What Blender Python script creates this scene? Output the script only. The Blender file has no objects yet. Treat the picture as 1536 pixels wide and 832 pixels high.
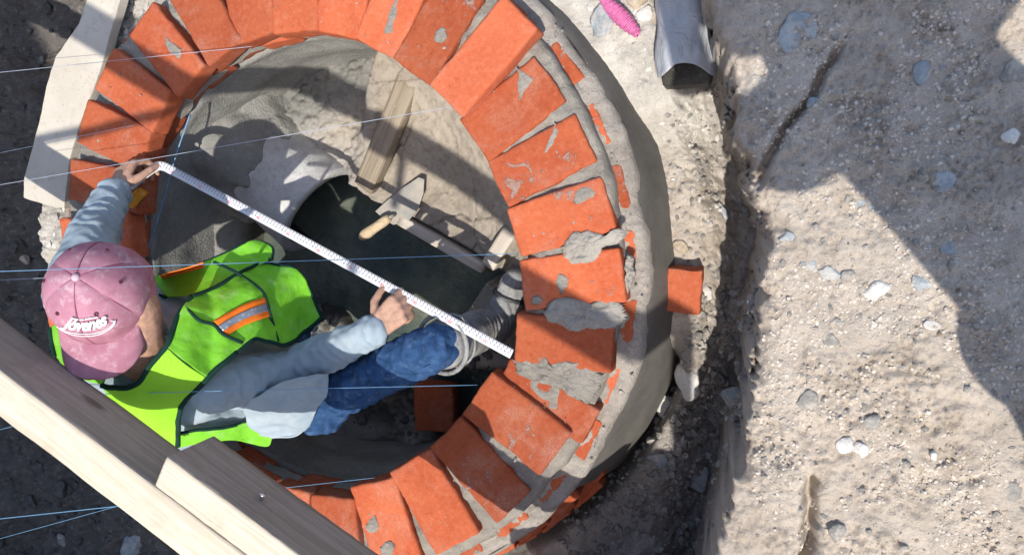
import bpy, bmesh, math, random
import numpy as np
from mathutils import Vector, Matrix
from mathutils.bvhtree import BVHTree

SC = bpy.context.scene
COL = SC.collection
random.seed(7)
RAD = math.radians

# ------------------------------------------------------------------ camera
CX, CY, CH, FPX = 1.14657, 0.19467, 1.69, 1117.0
TX, TY = 0.31573488, -0.10876867
_c, _s = math.cos(TX), math.sin(TX)
_d, _e = math.cos(TY), math.sin(TY)
ROT = np.array([[_c, 0, _s], [0, 1, 0], [-_s, 0, _c]]) @ np.array([[1, 0, 0], [0, _d, -_e], [0, _e, _d]])
cam = bpy.data.objects.new("camera", bpy.data.cameras.new("camera"))
COL.objects.link(cam)
m4 = Matrix([list(r) + [0] for r in ROT.tolist()] + [[0, 0, 0, 1]])
m4.translation = (CX, CY, CH)
cam.matrix_world = m4
cam.data.sensor_width = 36
cam.data.lens = 36 * FPX / 1536
cam.data.clip_start = 0.02
cam.data.clip_end = 500
SC.camera = cam

# ------------------------------------------------------------------ sky, sun, exposure
SUN_EL, SX, SY = RAD(64.0), 0.40, -0.9165
w = bpy.data.worlds.new("World")
SC.world = w
w.use_nodes = True
nt = w.node_tree
nt.nodes.clear()
sky = nt.nodes.new("ShaderNodeTexSky")
sky.sky_type = 'NISHITA'
sky.sun_disc = False
sky.sun_elevation = SUN_EL
sky.sun_rotation = math.atan2(SX, SY)
sky.air_density = 1.0
sky.dust_density = 1.5
bg = nt.nodes.new("ShaderNodeBackground")
bg.inputs[1].default_value = 0.15
wo = nt.nodes.new("ShaderNodeOutputWorld")
nt.links.new(sky.outputs[0], bg.inputs[0])
nt.links.new(bg.outputs[0], wo.inputs[0])
sun = bpy.data.objects.new("sun", bpy.data.lights.new("sun", 'SUN'))
COL.objects.link(sun)
sun.data.energy = 3.3
sun.data.angle = RAD(0.53)
sun.data.color = (1.0, 0.95, 0.87)
ldir = Vector((-SX * math.cos(SUN_EL), -SY * math.cos(SUN_EL), -math.sin(SUN_EL)))
sun.rotation_euler = ldir.to_track_quat('-Z', 'Y').to_euler()
sun.location = (2, -4, 9)
SC.view_settings.view_transform = 'Standard'
SC.view_settings.look = 'None'
SC.view_settings.exposure = 0.72
SC.view_settings.gamma = 1.0


# ------------------------------------------------------------------ measuring: a photo point at height z -> place in the world
def at(u, v, z):
    d = ROT @ np.array([(u - 768) / FPX, -(v - 416) / FPX, -1.0])
    t = (z - CH) / d[2]
    return Vector((CX + d[0] * t, CY + d[1] * t, z))


def at2(u, v, z):
    p = at(u, v, z)
    return np.array([p.x, p.y])


# ------------------------------------------------------------------ noise
def _tab(seed, shape):
    return np.random.RandomState(seed).rand(*shape)


_T2 = {}


def vn2(x, y, seed=0):
    if seed not in _T2:
        _T2[seed] = _tab(seed + 11, (256, 256))
    T = _T2[seed]
    xi = np.floor(x).astype(int); yi = np.floor(y).astype(int)
    fx = x - xi; fy = y - yi
    fx = fx * fx * (3 - 2 * fx); fy = fy * fy * (3 - 2 * fy)
    a = T[xi & 255, yi & 255]; b = T[(xi + 1) & 255, yi & 255]
    c = T[xi & 255, (yi + 1) & 255]; d = T[(xi + 1) & 255, (yi + 1) & 255]
    return (a * (1 - fx) + b * fx) * (1 - fy) + (c * (1 - fx) + d * fx) * fy


def fbm2(x, y, f, o=4, seed=0, gain=0.5):
    r = 0; a = 1; n = 0
    for i in range(o):
        r = r + a * (vn2(x * f + i * 17.3, y * f + i * 9.1, seed) * 2 - 1); n += a
        a *= gain; f *= 2.03
    return r / n


_T3 = {}


def vn3(p, seed=0):
    if seed not in _T3:
        _T3[seed] = _tab(seed + 77, (64, 64, 64))
    T = _T3[seed]
    i = np.floor(p).astype(int); f = p - i
    f = f * f * (3 - 2 * f)
    r = 0
    for dx in (0, 1):
        wx = f[:, 0] if dx else 1 - f[:, 0]
        for dy in (0, 1):
            wy = f[:, 1] if dy else 1 - f[:, 1]
            for dz in (0, 1):
                wz = f[:, 2] if dz else 1 - f[:, 2]
                r = r + wx * wy * wz * T[(i[:, 0] + dx) & 63, (i[:, 1] + dy) & 63, (i[:, 2] + dz) & 63]
    return r


def fbm3(p, f, o=3, seed=0, gain=0.5):
    r = 0; a = 1; n = 0
    for k in range(o):
        r = r + a * (vn3(p * f + 13.7 * k, seed) * 2 - 1); n += a
        a *= gain; f *= 2.05
    return r / n


def worley2(x, y, f, seed=0):
    """distance to nearest cell point, second distance, id of cell"""
    if seed not in _T2:
        _T2[seed] = _tab(seed + 11, (256, 256))
    if seed + 500 not in _T2:
        _T2[seed + 500] = _tab(seed + 511, (256, 256))
    A, B = _T2[seed], _T2[seed + 500]
    x = x * f; y = y * f
    xi = np.floor(x).astype(int); yi = np.floor(y).astype(int)
    d1 = np.full(x.shape, 9.0); d2 = np.full(x.shape, 9.0); cid = np.zeros(x.shape)
    for dx in (-1, 0, 1):
        for dy in (-1, 0, 1):
            cx = xi + dx; cy = yi + dy
            px = cx + A[cx & 255, cy & 255]; py = cy + B[cx & 255, cy & 255]
            d = np.hypot(px - x, py - y)
            nearer = d < d1
            d2 = np.where(nearer, d1, np.minimum(d2, d))
            cid = np.where(nearer, A[(cx * 7 + 3) & 255, (cy * 5 + 1) & 255], cid)
            d1 = np.where(nearer, d, d1)
    return d1, d2, cid


def sm(a, b, x):
    t = np.clip((x - a) / (b - a), 0, 1)
    return t * t * (3 - 2 * t)


# ------------------------------------------------------------------ materials
def lin(r, g, b):
    def f(c):
        c /= 255.0
        return c / 12.92 if c <= 0.04045 else ((c + 0.055) / 1.055) ** 2.4
    return (f(r), f(g), f(b), 1.0)


class NB:
    def __init__(self, name, rough=0.85, spec=0.3):
        self.m = bpy.data.materials.new(name)
        self.m.use_nodes = True
        self.t = self.m.node_tree
        self.b = self.t.nodes["Principled BSDF"]
        self.b.inputs["Roughness"].default_value = rough
        self.b.inputs["Specular IOR Level"].default_value = spec
        self.tc = self.t.nodes.new("ShaderNodeTexCoord")
        self._obj = None

    def n(self, kind, **kw):
        nd = self.t.nodes.new(kind)
        for k, v in kw.items():
            setattr(nd, k, v)
        return nd

    def link(self, a, b):
        self.t.links.new(a, b)

    def coord(self):
        """object coordinates shifted by a per-object random offset"""
        if self._obj is None:
            oi = self.n("ShaderNodeObjectInfo")
            sc = self.n("ShaderNodeVectorMath", operation='SCALE')
            cb = self.n("ShaderNodeCombineXYZ")
            for i in range(3):
                self.link(oi.outputs["Random"], cb.inputs[i])
            self.link(cb.outputs[0], sc.inputs[0])
            sc.inputs["Scale"].default_value = 37.0
            ad = self.n("ShaderNodeVectorMath", operation='ADD')
            self.link(self.tc.outputs["Object"], ad.inputs[0])
            self.link(sc.outputs[0], ad.inputs[1])
            self._obj = ad.outputs[0]
            self.rand = oi.outputs["Random"]
        return self._obj

    def noise(self, scale, detail=4, rough=0.6, dist=0.0, co=None):
        nd = self.n("ShaderNodeTexNoise")
        nd.inputs["Scale"].default_value = scale
        nd.inputs["Detail"].default_value = detail
        nd.inputs["Roughness"].default_value = rough
        nd.inputs["Distortion"].default_value = dist
        self.link(co if co is not None else self.coord(), nd.inputs["Vector"])
        return nd.outputs["Fac"]

    def voro(self, scale, feature='F1', co=None, rnd=1.0):
        nd = self.n("ShaderNodeTexVoronoi", feature=feature)
        nd.inputs["Scale"].default_value = scale
        nd.inputs["Randomness"].default_value = rnd
        self.link(co if co is not None else self.coord(), nd.inputs["Vector"])
        return nd.outputs["Distance"]

    def step(self, fac, a, b):
        nd = self.n("ShaderNodeMapRange", interpolation_type='SMOOTHSTEP')
        nd.inputs["From Min"].default_value = a
        nd.inputs["From Max"].default_value = b
        self.link(fac, nd.inputs["Value"])
        return nd.outputs[0]

    def math(self, op, a, b=None):
        nd = self.n("ShaderNodeMath", operation=op)
        for i, x in enumerate((a, b)):
            if x is None:
                continue
            if isinstance(x, (int, float)):
                nd.inputs[i].default_value = x
            else:
                self.link(x, nd.inputs[i])
        return nd.outputs[0]

    def mix(self, fac, a, b, blend='MIX'):
        nd = self.n("ShaderNodeMix", data_type='RGBA', blend_type=blend)
        for sock, x in ((nd.inputs[0], fac), (nd.inputs[6], a), (nd.inputs[7], b)):
            if isinstance(x, (int, float)):
                sock.default_value = x
            elif isinstance(x, tuple):
                sock.default_value = x if len(x) == 4 else x + (1,)
            else:
                self.link(x, sock)
        return nd.outputs[2]

    def color(self, c):
        if isinstance(c, tuple):
            self.b.inputs["Base Color"].default_value = c if len(c) == 4 else c + (1,)
        else:
            self.link(c, self.b.inputs["Base Color"])
        return self

    def bump(self, h, strength=0.5, dist=0.004):
        nd = self.n("ShaderNodeBump")
        nd.inputs["Strength"].default_value = strength
        nd.inputs["Distance"].default_value = dist
        self.link(h, nd.inputs["Height"])
        self.link(nd.outputs[0], self.b.inputs["Normal"])
        return self


def mat_brick(name, dark, light, smear):
    b = NB(name, 0.92, 0.18)
    n1 = b.noise(7, 5, 0.65)
    n2 = b.noise(80, 5, 0.75)
    n3 = b.noise(330, 3, 0.7)
    c = b.mix(b.step(n1, 0.28, 0.72), dark, light)
    c = b.mix(b.math('MULTIPLY', b.step(n2, 0.45, 0.75), 0.4), c, (light[0] * 1.2, light[1] * 1.8, light[2] * 2.6))
    c = b.mix(b.math('MULTIPLY', b.step(n2, 0.44, 0.30), 0.5), c, (dark[0] * 0.62, dark[1] * 0.55, dark[2] * 0.6))
    tone = b.math('ADD', b.math('MULTIPLY', b.rand, 0.5), 0.74)
    tv = b.n("ShaderNodeVectorMath", operation='SCALE')
    b.link(c, tv.inputs[0]); b.link(tone, tv.inputs["Scale"])
    c = tv.outputs[0]
    # thin cement haze, then gritty dried smears with broken edges
    hz = b.math('MULTIPLY', b.step(b.noise(6, 4, 0.7, 0.8), 0.48, 0.75), b.math('MULTIPLY', b.step(n3, 0.35, 0.65), 0.50))
    c = b.mix(hz, c, (0.42, 0.31, 0.25))
    s1 = b.noise(17, 6, 0.72, 0.7)
    s2 = b.noise(5.5, 2, 0.5)
    th = b.math('ADD', b.math('ADD', b.math('MULTIPLY', s1, 0.5), b.math('MULTIPLY', s2, 0.38)), b.math('MULTIPLY', n2, 0.12))
    k = b.step(th, 0.60 - smear, 0.635 - smear)
    k = b.math('MULTIPLY', k, b.math('ADD', 0.55, b.math('MULTIPLY', b.step(n3, 0.35, 0.6), 0.45)))
    fl = b.step(b.voro(150), 0.14, 0.07)
    fl = b.math('MULTIPLY', fl, b.step(b.noise(14, 2), 0.5, 0.66))
    k2 = b.math('MAXIMUM', b.math('MULTIPLY', k, 0.82), b.math('MULTIPLY', fl, 0.65))
    mort = b.mix(b.noise(110, 4, 0.7), (0.25, 0.225, 0.19), (0.43, 0.395, 0.35))
    b.color(b.mix(k2, c, mort))
    h = b.math('ADD', b.math('MULTIPLY', n2, 0.8), b.math('ADD', b.math('MULTIPLY', n3, 0.5), b.math('MULTIPLY', k, 0.6)))
    b.bump(h, 0.8, 0.0035)
    return b.m


def mat_rough(name, c0, c1, c2=None, scale=12, bump=0.6, bdist=0.006, rough=0.92, fleck=None, wet=0.0):
    b = NB(name, rough, 0.25)
    n1 = b.noise(scale, 5, 0.65)
    n2 = b.noise(scale * 7, 4, 0.7)
    c = b.mix(b.step(n1, 0.32, 0.68), c0, c1)
    if c2:
        c = b.mix(b.math('MULTIPLY', b.step(n2, 0.5, 0.75), 0.7), c, c2)
    if fleck:
        f = b.step(b.voro(scale * 14), 0.2, 0.12)
        f = b.math('MULTIPLY', f, b.step(b.noise(scale * 1.5, 2), 0.5, 0.6))
        c = b.mix(b.math('MULTIPLY', f, 0.8), c, fleck)
    b.color(c)
    h = b.math('ADD', n1, b.math('ADD', b.math('MULTIPLY', n2, 0.6), b.math('MULTIPLY', b.noise(scale * 28, 3, 0.7), 0.35)))
    b.bump(h, bump, bdist)
    if wet:
        r = b.step(b.noise(4, 3), 0.4, 0.6)
        b.link(b.math('SUBTRACT', rough, b.math('MULTIPLY', r, wet)), b.b.inputs["Roughness"])
    return b.m


MAT = {}
MAT['brick'] = mat_brick("fired_clay", (0.37, 0.078, 0.032), (0.45, 0.112, 0.046), 0.0)
MAT['brick_smeared'] = mat_brick("fired_clay_smeared", (0.37, 0.078, 0.032), (0.45, 0.112, 0.046), 0.028)
MAT['brick_clean'] = mat_brick("fired_clay_clean", (0.42, 0.098, 0.042), (0.46, 0.118, 0.052), -0.2)
MAT['mortar'] = mat_rough("cement_mortar", (0.27, 0.245, 0.21), (0.36, 0.33, 0.285), (0.45, 0.42, 0.37), 16, 0.9, 0.010)
MAT['mortar_wet'] = mat_rough("trowelled_mortar", (0.25, 0.225, 0.195), (0.33, 0.305, 0.265), (0.38, 0.355, 0.31), 9, 0.35, 0.004, 0.75)
MAT['ledge'] = mat_rough("rough_cement_ledge", (0.34, 0.30, 0.26), (0.44, 0.395, 0.345), (0.54, 0.50, 0.45), 14, 1.0, 0.010, fleck=(0.6, 0.58, 0.54))
MAT['render'] = mat_rough("smooth_grey_render", (0.115, 0.109, 0.099), (0.155, 0.147, 0.133), (0.18, 0.168, 0.15), 9, 0.4, 0.004, 0.8)
MAT['plaster'] = mat_rough("troweled_grey_plaster", (0.20, 0.196, 0.178), (0.285, 0.278, 0.253), (0.34, 0.33, 0.30), 6, 1.0, 0.008, 0.8, wet=0.2)
MAT['bench'] = mat_rough("fresh_sandy_concrete", (0.27, 0.235, 0.19), (0.36, 0.32, 0.265), (0.22, 0.19, 0.155), 10, 0.8, 0.010, 0.85, wet=0.15)
MAT['mud'] = mat_rough("dark_wet_mud", (0.05, 0.046, 0.04), (0.11, 0.10, 0.085), (0.15, 0.14, 0.12), 9, 0.8, 0.01, 0.6, wet=0.25)
MAT['concrete'] = mat_rough("pale_concrete_pipe", (0.44, 0.44, 0.42), (0.60, 0.595, 0.57), (0.30, 0.30, 0.29), 10, 0.6, 0.005, 0.85, fleck=(0.14, 0.14, 0.135))
MAT['pipe_inner'] = mat_rough("dark_pipe_lining", (0.03, 0.03, 0.03), (0.06, 0.06, 0.055), None, 8, 0.3, 0.003, 0.6)


def mat_stone(name, c0, c1, dust=(0.50, 0.445, 0.38)):
    b = NB(name, 0.9, 0.25)
    n1 = b.noise(30, 4, 0.6)
    c = b.mix(b.step(n1, 0.35, 0.65), c0, c1)
    tv = b.n("ShaderNodeVectorMath", operation='SCALE')
    b.link(c, tv.inputs[0])
    at_ = b.n("ShaderNodeAttribute", attribute_name="tone")
    b.link(at_.outputs["Fac"], tv.inputs["Scale"])
    ds = b.step(b.noise(38, 5, 0.7, 0.5), 0.46, 0.62)
    b.color(b.mix(b.math('MULTIPLY', ds, 0.55), tv.outputs[0], dust))
    b.bump(b.math('ADD', b.noise(120, 3, 0.7), b.noise(30, 4, 0.7)), 0.8, 0.004)
    return b.m


MAT['stone_white'] = mat_stone("white_limestone", (0.50, 0.48, 0.45), (0.62, 0.60, 0.56))
MAT['stone_grey'] = mat_stone("grey_stone", (0.20, 0.19, 0.175), (0.29, 0.275, 0.25))
MAT['stone_blue'] = mat_stone("blue_grey_stone", (0.24, 0.27, 0.29), (0.34, 0.37, 0.385))
MAT['stone_tan'] = mat_stone("tan_stone", (0.36, 0.29, 0.21), (0.46, 0.38, 0.29))
MAT['soil_crumb'] = mat_stone("soil_crumb", (0.53, 0.465, 0.395), (0.60, 0.53, 0.455), (0.57, 0.50, 0.425))
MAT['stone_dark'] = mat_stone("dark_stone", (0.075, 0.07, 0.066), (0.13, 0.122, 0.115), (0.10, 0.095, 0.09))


def mat_wood(name, c0, c1, knot, axis_scale=(1.5, 40, 40), rough=0.75):
    b = NB(name, rough, 0.3)
    mp = b.n("ShaderNodeMapping")
    mp.inputs["Scale"].default_value = axis_scale
    b.link(b.coord(), mp.inputs["Vector"])
    g1 = b.noise(1.6, 5, 0.65, 1.6, mp.outputs[0])
    g2 = b.noise(6, 5, 0.75, 0.6, mp.outputs[0])
    c = b.mix(b.step(g1, 0.38, 0.62), c0, c1)
    c = b.mix(b.math('MULTIPLY', b.step(g2, 0.52, 0.72), 0.6), c, knot)
    mk = b.n("ShaderNodeMapping"); mk.inputs["Scale"].default_value = (2.6, 9, 9)
    b.link(b.coord(), mk.inputs["Vector"])
    kd = b.voro(1.0, 'F1', mk.outputs[0])
    ks = b.step(b.math('ADD', kd, b.math('MULTIPLY', g2, 0.08)), 0.17, 0.10)
    c = b.mix(b.math('MULTIPLY', ks, 0.75), c, (knot[0] * 0.5, knot[1] * 0.42, knot[2] * 0.36))
    d = b.noise(5, 5, 0.7)
    c = b.mix(b.math('MULTIPLY', b.step(d, 0.52, 0.72), 0.45), c, knot)
    sp = b.math('MULTIPLY', b.step(b.noise(24, 4, 0.7), 0.62, 0.68), b.step(b.noise(4, 2), 0.48, 0.6))
    c = b.mix(b.math('MULTIPLY', sp, 0.7), c, (0.40, 0.38, 0.345))
    b.color(c)
    b.bump(b.math('ADD', g1, b.math('ADD', g2, b.math('MULTIPLY', sp, 0.8))), 0.5, 0.003)
    return b.m


MAT['pine'] = mat_wood("raw_pine", (0.50, 0.43, 0.33), (0.60, 0.53, 0.42), (0.36, 0.285, 0.20))
MAT['pine_shaded'] = mat_wood("shaded_side_pine", (0.27, 0.225, 0.19), (0.35, 0.295, 0.25), (0.18, 0.145, 0.12))  # darker pine with shade put into the colour, for beam sides
MAT['old_wood'] = mat_wood("wet_form_wood", (0.20, 0.16, 0.115), (0.30, 0.25, 0.185), (0.10, 0.075, 0.05))
MAT['pale_wood'] = mat_wood("cement_dusted_wood", (0.44, 0.385, 0.32), (0.54, 0.485, 0.41), (0.32, 0.27, 0.21))
MAT['handle_wood'] = mat_wood("worn_handle_wood", (0.46, 0.35, 0.21), (0.58, 0.46, 0.31), (0.3, 0.2, 0.1), (6, 60, 60))
MAT['board'] = mat_rough("dusty_pale_board", (0.44, 0.395, 0.325), (0.50, 0.455, 0.385), (0.36, 0.32, 0.265), 5, 0.25, 0.003, 0.85, fleck=(0.3, 0.28, 0.25))


def mat_plain(name, col, rough=0.6, spec=0.4, metal=0.0, nscale=40, var=0.12, bump=0.15, bd=0.002):
    b = NB(name, rough, spec)
    b.b.inputs["Metallic"].default_value = metal
    n = b.noise(nscale, 4, 0.65)
    a = tuple(x * (1 - var) for x in col[:3]); c = tuple(min(1, x * (1 + var)) for x in col[:3])
    b.color(b.mix(b.step(n, 0.3, 0.7), a, c))
    b.bump(n, bump, bd)
    return b.m


def mat_cloth(name, col, col2, dust=None, weave=900, fold=12, bump=0.5, bd=0.004, dfac=0.5, rough=0.9):
    b = NB(name, rough, 0.15)
    n1 = b.noise(fold, 4, 0.6, 0.5)
    c = b.mix(b.step(n1, 0.3, 0.7), col, col2)
    if dust:
        d = b.noise(fold * 1.7, 5, 0.7)
        c = b.mix(b.math('MULTIPLY', b.step(d, 0.5, 0.72), dfac), c, dust)
    b.color(c)
    h = b.math('ADD', n1, b.math('MULTIPLY', b.noise(weave, 1), 0.25))
    b.bump(h, bump, bd)
    return b.m


MAT['skin'] = mat_plain("sunned_skin", (0.30, 0.145, 0.085), 0.55, 0.4, 0, 60, 0.2, 0.3, 0.002)
MAT['skin_dusty'] = mat_plain("dusty_skin", (0.40, 0.235, 0.165), 0.7, 0.3, 0, 60, 0.2, 0.4, 0.002)
MAT['hair'] = mat_plain("black_hair", (0.015, 0.012, 0.01), 0.5, 0.4, 0, 200, 0.4, 0.5, 0.003)
MAT['cap'] = mat_cloth("faded_rose_cotton", (0.34, 0.145, 0.195), (0.42, 0.20, 0.255), (0.55, 0.40, 0.43), 1200, 16, 0.35, 0.002, 0.75)
MAT['cap_seam'] = mat_cloth("rose_seam_thread", (0.22, 0.065, 0.11), (0.26, 0.08, 0.13))
MAT['cap_eyelet'] = mat_cloth("dark_rose_thread", (0.12, 0.03, 0.055), (0.15, 0.04, 0.07))
MAT['cap_button'] = mat_cloth("pale_rose_button", (0.50, 0.34, 0.40), (0.58, 0.42, 0.47))
MAT['embroidery'] = mat_cloth("white_embroidery", (0.78, 0.72, 0.76), (0.85, 0.8, 0.83), None, 1500, 200, 0.6, 0.001)
MAT['shirt'] = mat_cloth("grey_blue_knit", (0.25, 0.31, 0.35), (0.33, 0.395, 0.44), (0.44, 0.47, 0.48), 1000, 7, 0.4, 0.006, 0.35)
MAT['collar'] = mat_cloth("grey_ribbed_collar", (0.20, 0.24, 0.245), (0.27, 0.31, 0.31))
MAT['jeans'] = mat_cloth("blue_denim", (0.016, 0.046, 0.115), (0.038, 0.090, 0.20), (0.13, 0.20, 0.29), 800, 26, 0.6, 0.004, 0.5)
MAT['vest'] = mat_cloth("lime_vest_fabric", (0.155, 0.47, 0.025), (0.21, 0.56, 0.035), (0.34, 0.55, 0.20), 700, 17, 0.7, 0.008, 0.45, 0.65)
MAT['vest_mesh'] = None
MAT['trim'] = mat_cloth("dark_green_binding", (0.006, 0.028, 0.02), (0.012, 0.042, 0.03))
MAT['orange_tape'] = mat_cloth("orange_fluorescent_tape", (0.78, 0.16, 0.015), (0.85, 0.22, 0.03))
MAT['rubber'] = mat_rough("mud_caked_rubber", (0.20, 0.20, 0.195), (0.36, 0.355, 0.34), (0.46, 0.45, 0.42), 14, 0.8, 0.006, 0.7)
MAT['dark_rubber'] = mat_plain("black_rubber", (0.03, 0.032, 0.035), 0.5)
MAT['steel'] = mat_rough("cement_smeared_steel", (0.24, 0.235, 0.225), (0.37, 0.335, 0.28), (0.38, 0.335, 0.275), 12, 0.25, 0.002, 0.5)
MAT['screw'] = mat_plain("bright_screw_steel", (0.6, 0.6, 0.62), 0.3, 0.5, 0.9)
MAT['string_blue'] = mat_plain("blue_nylon_line", (0.13, 0.27, 0.42), 0.5)
MAT['string_pale'] = mat_plain("pale_nylon_line", (0.34, 0.38, 0.45), 0.5)
MAT['pink'] = mat_plain("pink_nylon_cord", (0.56, 0.15, 0.32), 0.6, 0.3, 0, 90, 0.2)
MAT['case'] = mat_plain("yellow_plastic", (0.65, 0.26, 0.02), 0.4)
MAT['black_plastic'] = mat_plain("black_plastic", (0.02, 0.02, 0.022), 0.4)
MAT['red_ink'] = mat_plain("red_ink", (0.65, 0.03, 0.05), 0.6)
MAT['black_ink'] = mat_plain("black_ink", (0.03, 0.03, 0.04), 0.6)
MAT['wall_paint'] = mat_plain("cream_wall_paint", (0.55, 0.50, 0.42), 0.85)

b = NB("lime_mesh_fabric", 0.8, 0.15)
mpn = b.n("ShaderNodeMapping"); mpn.inputs["Rotation"].default_value = (0, 0, 0.5)
b.link(b.tc.outputs["Object"], mpn.inputs["Vector"])
v_ = b.voro(330, 'F1', mpn.outputs[0], 0.25)
hole = b.step(v_, 0.38, 0.2)
fz = b.noise(9, 4, 0.6)
b.color(b.mix(b.math('MULTIPLY', hole, 0.5), b.mix(fz, (0.22, 0.52, 0.015), (0.32, 0.62, 0.05)), (0.10, 0.26, 0.05)))
b.bump(b.math('ADD', fz, b.math('MULTIPLY', hole, -0.2)), 0.5, 0.004)
MAT['vest_mesh'] = b.m

b = NB("silver_reflective_tape", 0.35, 0.5)
v_ = b.voro(90, 'F1', b.tc.outputs["Object"], 0.0)
b.color(b.mix(b.step(v_, 0.25, 0.4), (0.42, 0.45, 0.5), (0.28, 0.31, 0.36)))
b.b.inputs["Metallic"].default_value = 0.5
b.bump(b.noise(60, 2), 0.3, 0.003)
MAT['silver'] = b.m

b = NB("grey_plastic_film", 0.42, 0.4)
f = b.noise(11, 4, 0.6, 1.2)
b.color(b.mix(f, (0.29, 0.305, 0.33), (0.44, 0.455, 0.475)))
b.bump(b.noise(16, 4, 0.6, 2.0), 0.7, 0.012)
MAT['film'] = b.m

b = NB("murky_water", 0.06, 0.5)
f = b.noise(3.2, 4, 0.6)
c = b.mix(b.step(f, 0.35, 0.7), (0.055, 0.075, 0.07), (0.17, 0.18, 0.13))
fo = b.noise(26, 4, 0.7, 0.6)
fm = b.math('MULTIPLY', b.step(fo, 0.60, 0.72), b.step(b.noise(5, 2), 0.5, 0.62))
b.color(b.mix(b.math('MULTIPLY', fm, 0.5), c, (0.30, 0.31, 0.24)))
b.bump(b.math('ADD', b.noise(20, 3, 0.6, 1.0), b.math('MULTIPLY', b.noise(55, 2, 0.6), 0.4)), 0.35, 0.02)
b.b.inputs["IOR"].default_value = 1.33
MAT['water'] = b.m

# measuring tape print: ticks by distance along the blade
b = NB("white_tape_paint", 0.35, 0.45)
uv = b.n("ShaderNodeUVMap"); uv.uv_map = "tape"
sp = b.n("ShaderNodeSeparateXYZ"); b.link(uv.outputs[0], sp.inputs[0])
U, V = sp.outputs[0], sp.outputs[1]


def ticks(per, width):
    fr = b.math('FRACT', b.math('DIVIDE', U, per))
    return b.math('LESS_THAN', fr, width / per)


t_mm = b.math('MULTIPLY', ticks(0.002, 0.0007), b.math('GREATER_THAN', V, 0.86))
t_5 = b.math('MULTIPLY', ticks(0.005, 0.0009), b.math('GREATER_THAN', V, 0.80))
t_cm = b.math('MULTIPLY', ticks(0.01, 0.0018), b.math('GREATER_THAN', V, 0.62))
tk = b.math('MAXIMUM', t_mm, b.math('MAXIMUM', t_5, t_cm))
gr = b.noise(30, 3)
b.color(b.mix(tk, b.mix(gr, (0.50, 0.51, 0.53), (0.58, 0.58, 0.60)), (0.05, 0.05, 0.08)))
MAT['tape'] = b.m


# ------------------------------------------------------------------ object helpers
def link(o, parent=None):
    COL.objects.link(o)
    if parent is not None:
        o.parent = parent
    return o


def tag(o, label=None, cat=None, group=None, kind=None):
    if label: o["label"] = label
    if cat: o["category"] = cat
    if group: o["group"] = group
    if kind: o["kind"] = kind
    return o


def thing(name, label, cat, loc=(0, 0, 0), group=None):
    o = bpy.data.objects.new(name, None)
    o.empty_display_size = 0.05
    o.location = loc
    link(o)
    return tag(o, label, cat, group)


def mesh_from(name, V, F, mat, smooth=True):
    me = bpy.data.meshes.new(name)
    V = np.asarray(V, float)
    me.from_pydata(V.tolist(), [], [tuple(int(i) for i in f) for f in F])
    if mat: me.materials.append(mat)
    if smooth:
        me.polygons.foreach_set("use_smooth", [True] * len(me.polygons))
    me.update()
    return me


def obj(name, V, F, mat, parent=None, smooth=True):
    """V in world coordinates when parent is given: moved into the parent's space"""
    V = np.asarray(V, float)
    if parent is not None:
        V = V - np.array(parent.location)
    return link(bpy.data.objects.new(name, mesh_from(name, V, F, mat, smooth)), parent)


def quad_mesh(name, P, mat, keep=None, attr=None, smooth=True):
    """grid of points (ny,nx,3) as a mesh, fast"""
    ny, nx = P.shape[:2]
    idx = np.arange(ny * nx).reshape(ny, nx)
    q = np.stack([idx[:-1, :-1], idx[:-1, 1:], idx[1:, 1:], idx[1:, :-1]], -1).reshape(-1, 4)
    if keep is not None:
        q = q[keep[:-1, :-1].reshape(-1)]
    me = bpy.data.meshes.new(name)
    me.vertices.add(ny * nx)
    me.vertices.foreach_set("co", P.reshape(-1).astype(np.float32))
    me.loops.add(q.size)
    me.loops.foreach_set("vertex_index", q.reshape(-1).astype(np.int32))
    me.polygons.add(len(q))
    me.polygons.foreach_set("loop_start", (np.arange(len(q)) * 4).astype(np.int32))
    me.polygons.foreach_set("use_smooth", np.full(len(q), smooth))
    if attr is not None:
        for k, (arr) in attr.items():
            if arr.ndim == 3:
                a = me.attributes.new(k, 'FLOAT_COLOR', 'POINT')
                rgba = np.concatenate([arr.reshape(-1, 3), np.ones((ny * nx, 1))], 1)
                a.data.foreach_set("color", rgba.reshape(-1).astype(np.float32))
    if mat: me.materials.append(mat)
    me.update(calc_edges=True)
    me.validate()
    return me


def tube_vf(pts, rad, n=8, flat=None):
    """sweep a circle (or an ellipse: flat = (normal, factor)) along pts"""
    pts = [Vector(p) for p in pts]
    if not hasattr(rad, '__len__'):
        rad = [rad] * len(pts)
    V, F = [], []
    up = Vector((0, 0, 1))
    prev = None
    for i, p in enumerate(pts):
        t = (pts[min(i + 1, len(pts) - 1)] - pts[max(i - 1, 0)]).normalized()
        if prev is None:
            a = t.cross(up)
            if a.length < 1e-3: a = t.cross(Vector((1, 0, 0)))
        else:
            a = prev - t * prev.dot(t)
        a.normalize(); prev = a
        b2 = t.cross(a)
        for k in range(n):
            an = 2 * math.pi * k / n
            V.append(p + (a * math.cos(an) + b2 * math.sin(an)) * rad[i])
    for i in range(len(pts) - 1):
        for k in range(n):
            F.append((i * n + k, i * n + (k + 1) % n, (i + 1) * n + (k + 1) % n, (i + 1) * n + k))
    F.append(tuple(range(n))[::-1]); F.append(tuple((len(pts) - 1) * n + k for k in range(n)))
    return V, F


def join_vf(parts):
    V, F = [], []
    for v, f in parts:
        o = len(V)
        V += [tuple(x) for x in v]
        F += [tuple(i + o for i in q) for q in f]
    return V, F


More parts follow.
